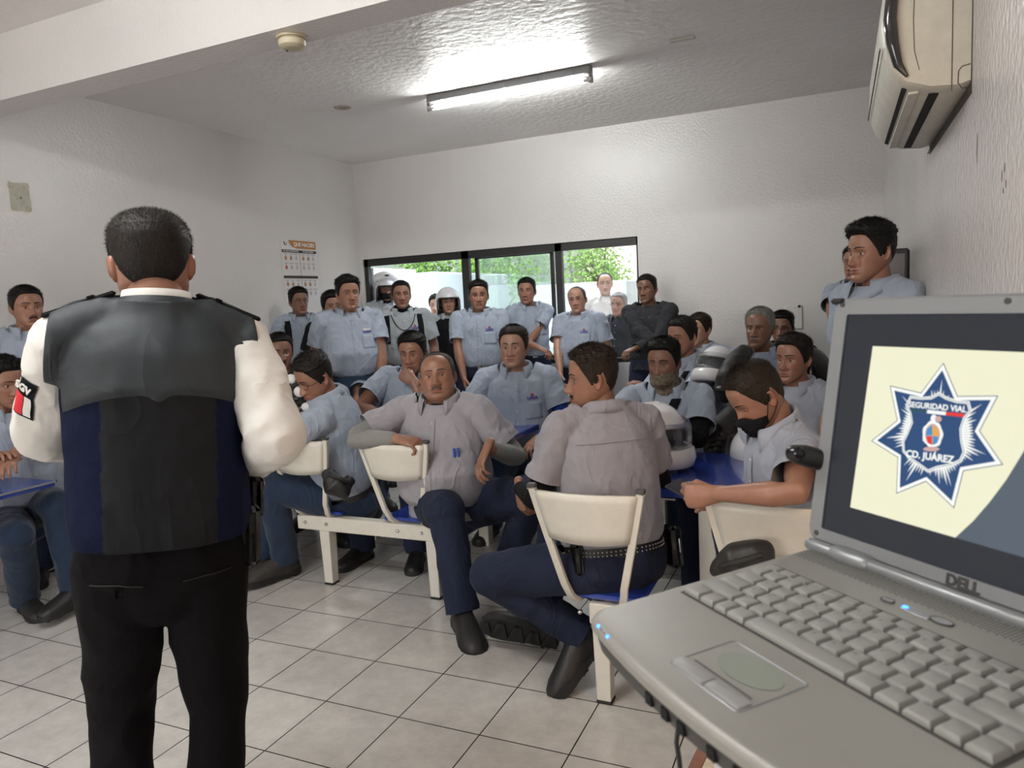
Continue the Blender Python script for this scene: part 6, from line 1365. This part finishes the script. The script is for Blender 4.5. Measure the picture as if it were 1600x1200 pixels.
q = atz(1026, 728, .757); loose_helmet(q+[0, 0, .145], toyaw(1026, 700, 3.2, -50), .0, 'white flip-up helmet with clear visor standing on the blue table')
loose_helmet(P(1120, 574, 4.5), toyaw(1120, 555, 4.4, 30), .35, 'white helmet resting on the lap between the seated men', s=.9)
loose_helmet(P(1182, 712, 3.55), toyaw(1180, 700, 3.6, 160), .2, 'white helmet low behind the chin of the masked man', s=1.0)
loose_helmet(P(1262, 585, 4.2), toyaw(1262, 585, 4.2, -20), .1, 'black helmet beside the laptop lid behind the young man', col='black_plastic')
def gear(pts, rad, label, name, cat, m='black_leather', plates=6, seed=1):
    r_ = empty(name, pts[-1]); tag(r_, label, cat); b = MB(); b.loft(pts, rad, n=16, rot='track'); V, F = remesh(b, .009, 3, .5); V = fold(V, F, .008, 12, seed); b = MB(); b.add(V, F); b.build('gear_body', MATS[m], r_)
    rng = random.Random(seed); pts = [np.array(p, float) for p in pts]; c_ = unit(CC-pts[0])
    for k in range(plates):
        q = pts[0]+(pts[-1]-pts[0])*((k+.5)/plates)+np.array([rng.uniform(-.02, .02), 0, rng.uniform(-.02, .02)]); rr_ = np.mean([np.min(x) for x in rad])
        b = MB(); b.ball(q+c_*rr_*.8, (.045, .045, .03), 10, R=rotz(rng.uniform(0, 3))); b.build('gear_plate', MATS['black_plastic'], r_)
    b = MB(); b.tube([pts[0]+c_*.05, (pts[0]+pts[-1])/2+c_*.085, pts[-1]+c_*.05], .010, 8); b.build('gear_strap', MATS['rubber'], r_)
gear([P(1163, 552, 4.3), P(1150, 566, 4.25), P(1136, 586, 4.2), P(1130, 615, 4.2)], [.05, .058, .055, .05], 'black riding armour held in front of the grey-haired man', 'riding_armour', 'riding gear', seed=3)
gear([P(1145, 660, 3.95), P(1128, 680, 3.9), P(1112, 700, 3.9)], [.085, .10, .08], 'black knee guards hanging behind the helmet table', 'knee_guards', 'riding gear', seed=5)
gear([P(462, 600, 4.3), P(470, 625, 4.25), P(478, 645, 4.2)], [.055, .07, .06], 'black and white riding gloves lying on the table by the glasses man', 'riding_gloves', 'riding gear', seed=7, plates=3)
b = MB(); 
for (x_, y_, r_) in ((455, 592, .035), (468, 612, .04), (478, 636, .032)): b.ball(P(x_, y_, 4.12), (r_, r_*.5, r_*.8), 10)
tag(b.build('glove_pads', MATS['white_pad'], None), 'white pads on the riding gloves by the glasses man', 'pads')
gear([P(514, 742, 3.98), P(522, 758, 3.96), P(535, 765, 3.98), P(545, 752, 4.0)], [.035, .06, .06, .03], 'black waist pouch on the hip of the man in jeans', 'waist_pouch', 'pouch', seed=9, plates=0)
gear([P(1190, 868, 2.3), P(1150, 872, 2.34), P(1128, 885, 2.38)], [.045, .05, .04], 'black bag handle on the seat behind the laptop', 'bag', 'bag', seed=11, plates=0)
# belt details of the man seen from behind
R = RES.get('V')
if R:
    root = R.root; tr, tf, td, sp, s = R.tr, R.tf, R.tdir, R.sp, R.s
    ring = MB(); q0, q1 = (.170+.1*.05+.006)*s*R.w, (.128+.25*.05+.006)*s*R.w**.7
    for k in range(34):
        a = -math.pi*.02-math.pi*.96*k/33
        for dz in (-.007, .007):
            e = 2/2.3; ca, sa = math.cos(a), math.sin(a); x = np.sign(ca)*abs(ca)**e*q0; y = np.sign(sa)*abs(sa)**e*q1
            ring.ball(sp(.083, y+.2*.05*s, x)+td*dz, (.0035, .0035, .0035), 6)
    ring.build('belt_eyelets', MATS['metal'], root)
    b = MB(); q = sp(.05, -.05, -.172*s*R.w); b.box(q, (.035, .07, .12), np.stack([tr, tf, td], 1), bev=.012); b.build('phone_pouch', MATS['black_leather'], root)
    b = MB(); q = sp(.03, -.06, .205*s*R.w); b.box(q, (.05, .09, .17), np.stack([tr, tf, td], 1), bev=.015); b.build('belt_pouch', MATS['black_leather'], root)
    b = MB(); q = sp(.09, -.11, .205*s*R.w); b.tube([q, q-td*.05], .004, 6); b.build('key_clip', MATS['metal'], root)
    pts = []
    for u in np.linspace(-1, 1, 25):
        x = R.onchest(.80, u*.15*s*R.w, .002, back=True)
        if x: pts.append(x[0])
    if len(pts) > 3: b = MB(); b.tube(pts, .0022, 5); b.build('yoke_seam', MATS['shirt_grey'], root)
# pens, tags, straps, ring
def on(R, t, lat, off=.004, back=False): 
    x = R.onchest(t, lat*R.s*R.w, off, back); return (x[0], unit(x[1])) if x else None
R = RES.get('T')
if R:
    for k, dx in enumerate((-.115, -.10)):
        x = on(R, .60, dx); 
        if x: b = MB(); b.box(x[0]+R.tf*.006, (.013, .008, .05), np.stack([R.tr, R.tf, R.tdir], 1), bev=.003); b.build('pocket_pen', mat('pen_blue', (.02, .07, .40), rough=.35), R.root, False)
    W_ = R.P['wr']['L']; fd = unit(P(752, 740, 3.34)-P(762, 700, 3.36)); b = MB(); c_ = W_+fd*.105; 
    t = MB()
    x = on(R, .80, 0, .0015)
    if x:
        b = MB(); b.loft([R.P['neck']-R.tdir*.01+R.tf*.02, R.P['neck']-R.tdir*.07*R.s+R.tf*.055], [(.060, .050), (.050, .04)], side=R.tr, n=20); b.build('undershirt', MATS['charcoal'], R.root)
R = RES.get('I')
if R:
    x = on(R, .73, -.085, .007)
    if x: b = MB(); b.box(x[0], (.055, .004, .018), np.stack([R.tr, R.tf, R.tdir], 1)); b.build('name_tag', MATS['white_pad'], R.root, False)
R = RES.get('N')
if R:
    x = on(R, .66, -.06, .006)
    if x: b = MB(); b.tube([x[0]+R.tdir*.03, x[0]-R.tdir*.03], .005, 6); b.build('pocket_pen', MATS['black_plastic'], R.root)
def strap(key, lat0, lat1, t0=.98, t1=.45, wd=.045):
    R = RES.get(key)
    if not R: return
    rows_ = []
    for v in np.linspace(0, 1, 16):
        t_ = t0+(t1-t0)*v; la = lat0+(lat1-lat0)*v; row = []
        for e in (-.5, 0, .5):
            x = R.onchest(t_, la*R.s*R.w+e*wd, .012); row.append(x[0] if x else None)
        if all(q is not None for q in row): rows_.append(row)
    if len(rows_) > 3: b = MB(); b.grid(np.array(rows_)); o = b.build('backpack_strap', MATS['black_cloth'], R.root); md = o.modifiers.new('t', 'SOLIDIFY'); md.thickness = .006
strap('H', .13, .13, .93); strap('K', .125, .13, .93); strap('K', -.125, -.13, .93); strap('W', -.06, .09, .92, .25, .05); strap('X', -.09, .06, .9, .3, .035); strap('AD', .12, .12, .93)
R = RES.get('K')
if R:
    pts = []
    for u in np.linspace(0, 1, 14):
        x = on(R, .93-.26*math.sin(u*math.pi)**.7, -.09+.18*u, .008)
        if x: pts.append(x[0])
    if len(pts) > 3: b = MB(); b.tube(pts, .0035, 6); b.build('lanyard', MATS['black_cloth'], R.root)
R = RES.get('L')
if R:
    t = MB(); S = [(.05, .190, .155, .015), (.2, .190, .158, .017), (.5, .192, .156, .015), (.72, .195, .150, .01), (.86, .178, .126, 0), (.94, .13, .10, 0)]
    t.loft([R.sp(q[0], q[3]*R.s) for q in S], [(q[1]*R.s*R.w, q[2]*R.s*R.w**.7) for q in S], side=R.tr, n=28, exp=2.4, caps='flat'); V, F = remesh(t, .010, 3, .5); V = fold(V, F, .004, 9, 2); b = MB(); b.add(V, F); b.build('vest', MATS['black_cloth'], R.root)
R = RES.get('R')
if R:                                                    # printed marks on the sweatshirt
    b = MB(); rng = random.Random(2)
    for i in range(6):
        for j in range(5):
            x = on(R, .18+.125*i, -.13+.062*j+(.03 if i % 2 else 0), .003)
            if x: n = x[1]; yy = unit(R.tdir-n*(R.tdir@n)); xx = np.cross(yy, n); p = x[0]; b.add([p-xx*.014+yy*.006, p-xx*.008-yy*.006, p+xx*.018+yy*.007, p-xx*.006-yy*.001], [(0, 1, 2, 3)])
    if b.n: b.build('printed_marks', mat('mark_grey', (.12, .12, .125)), R.root, False)
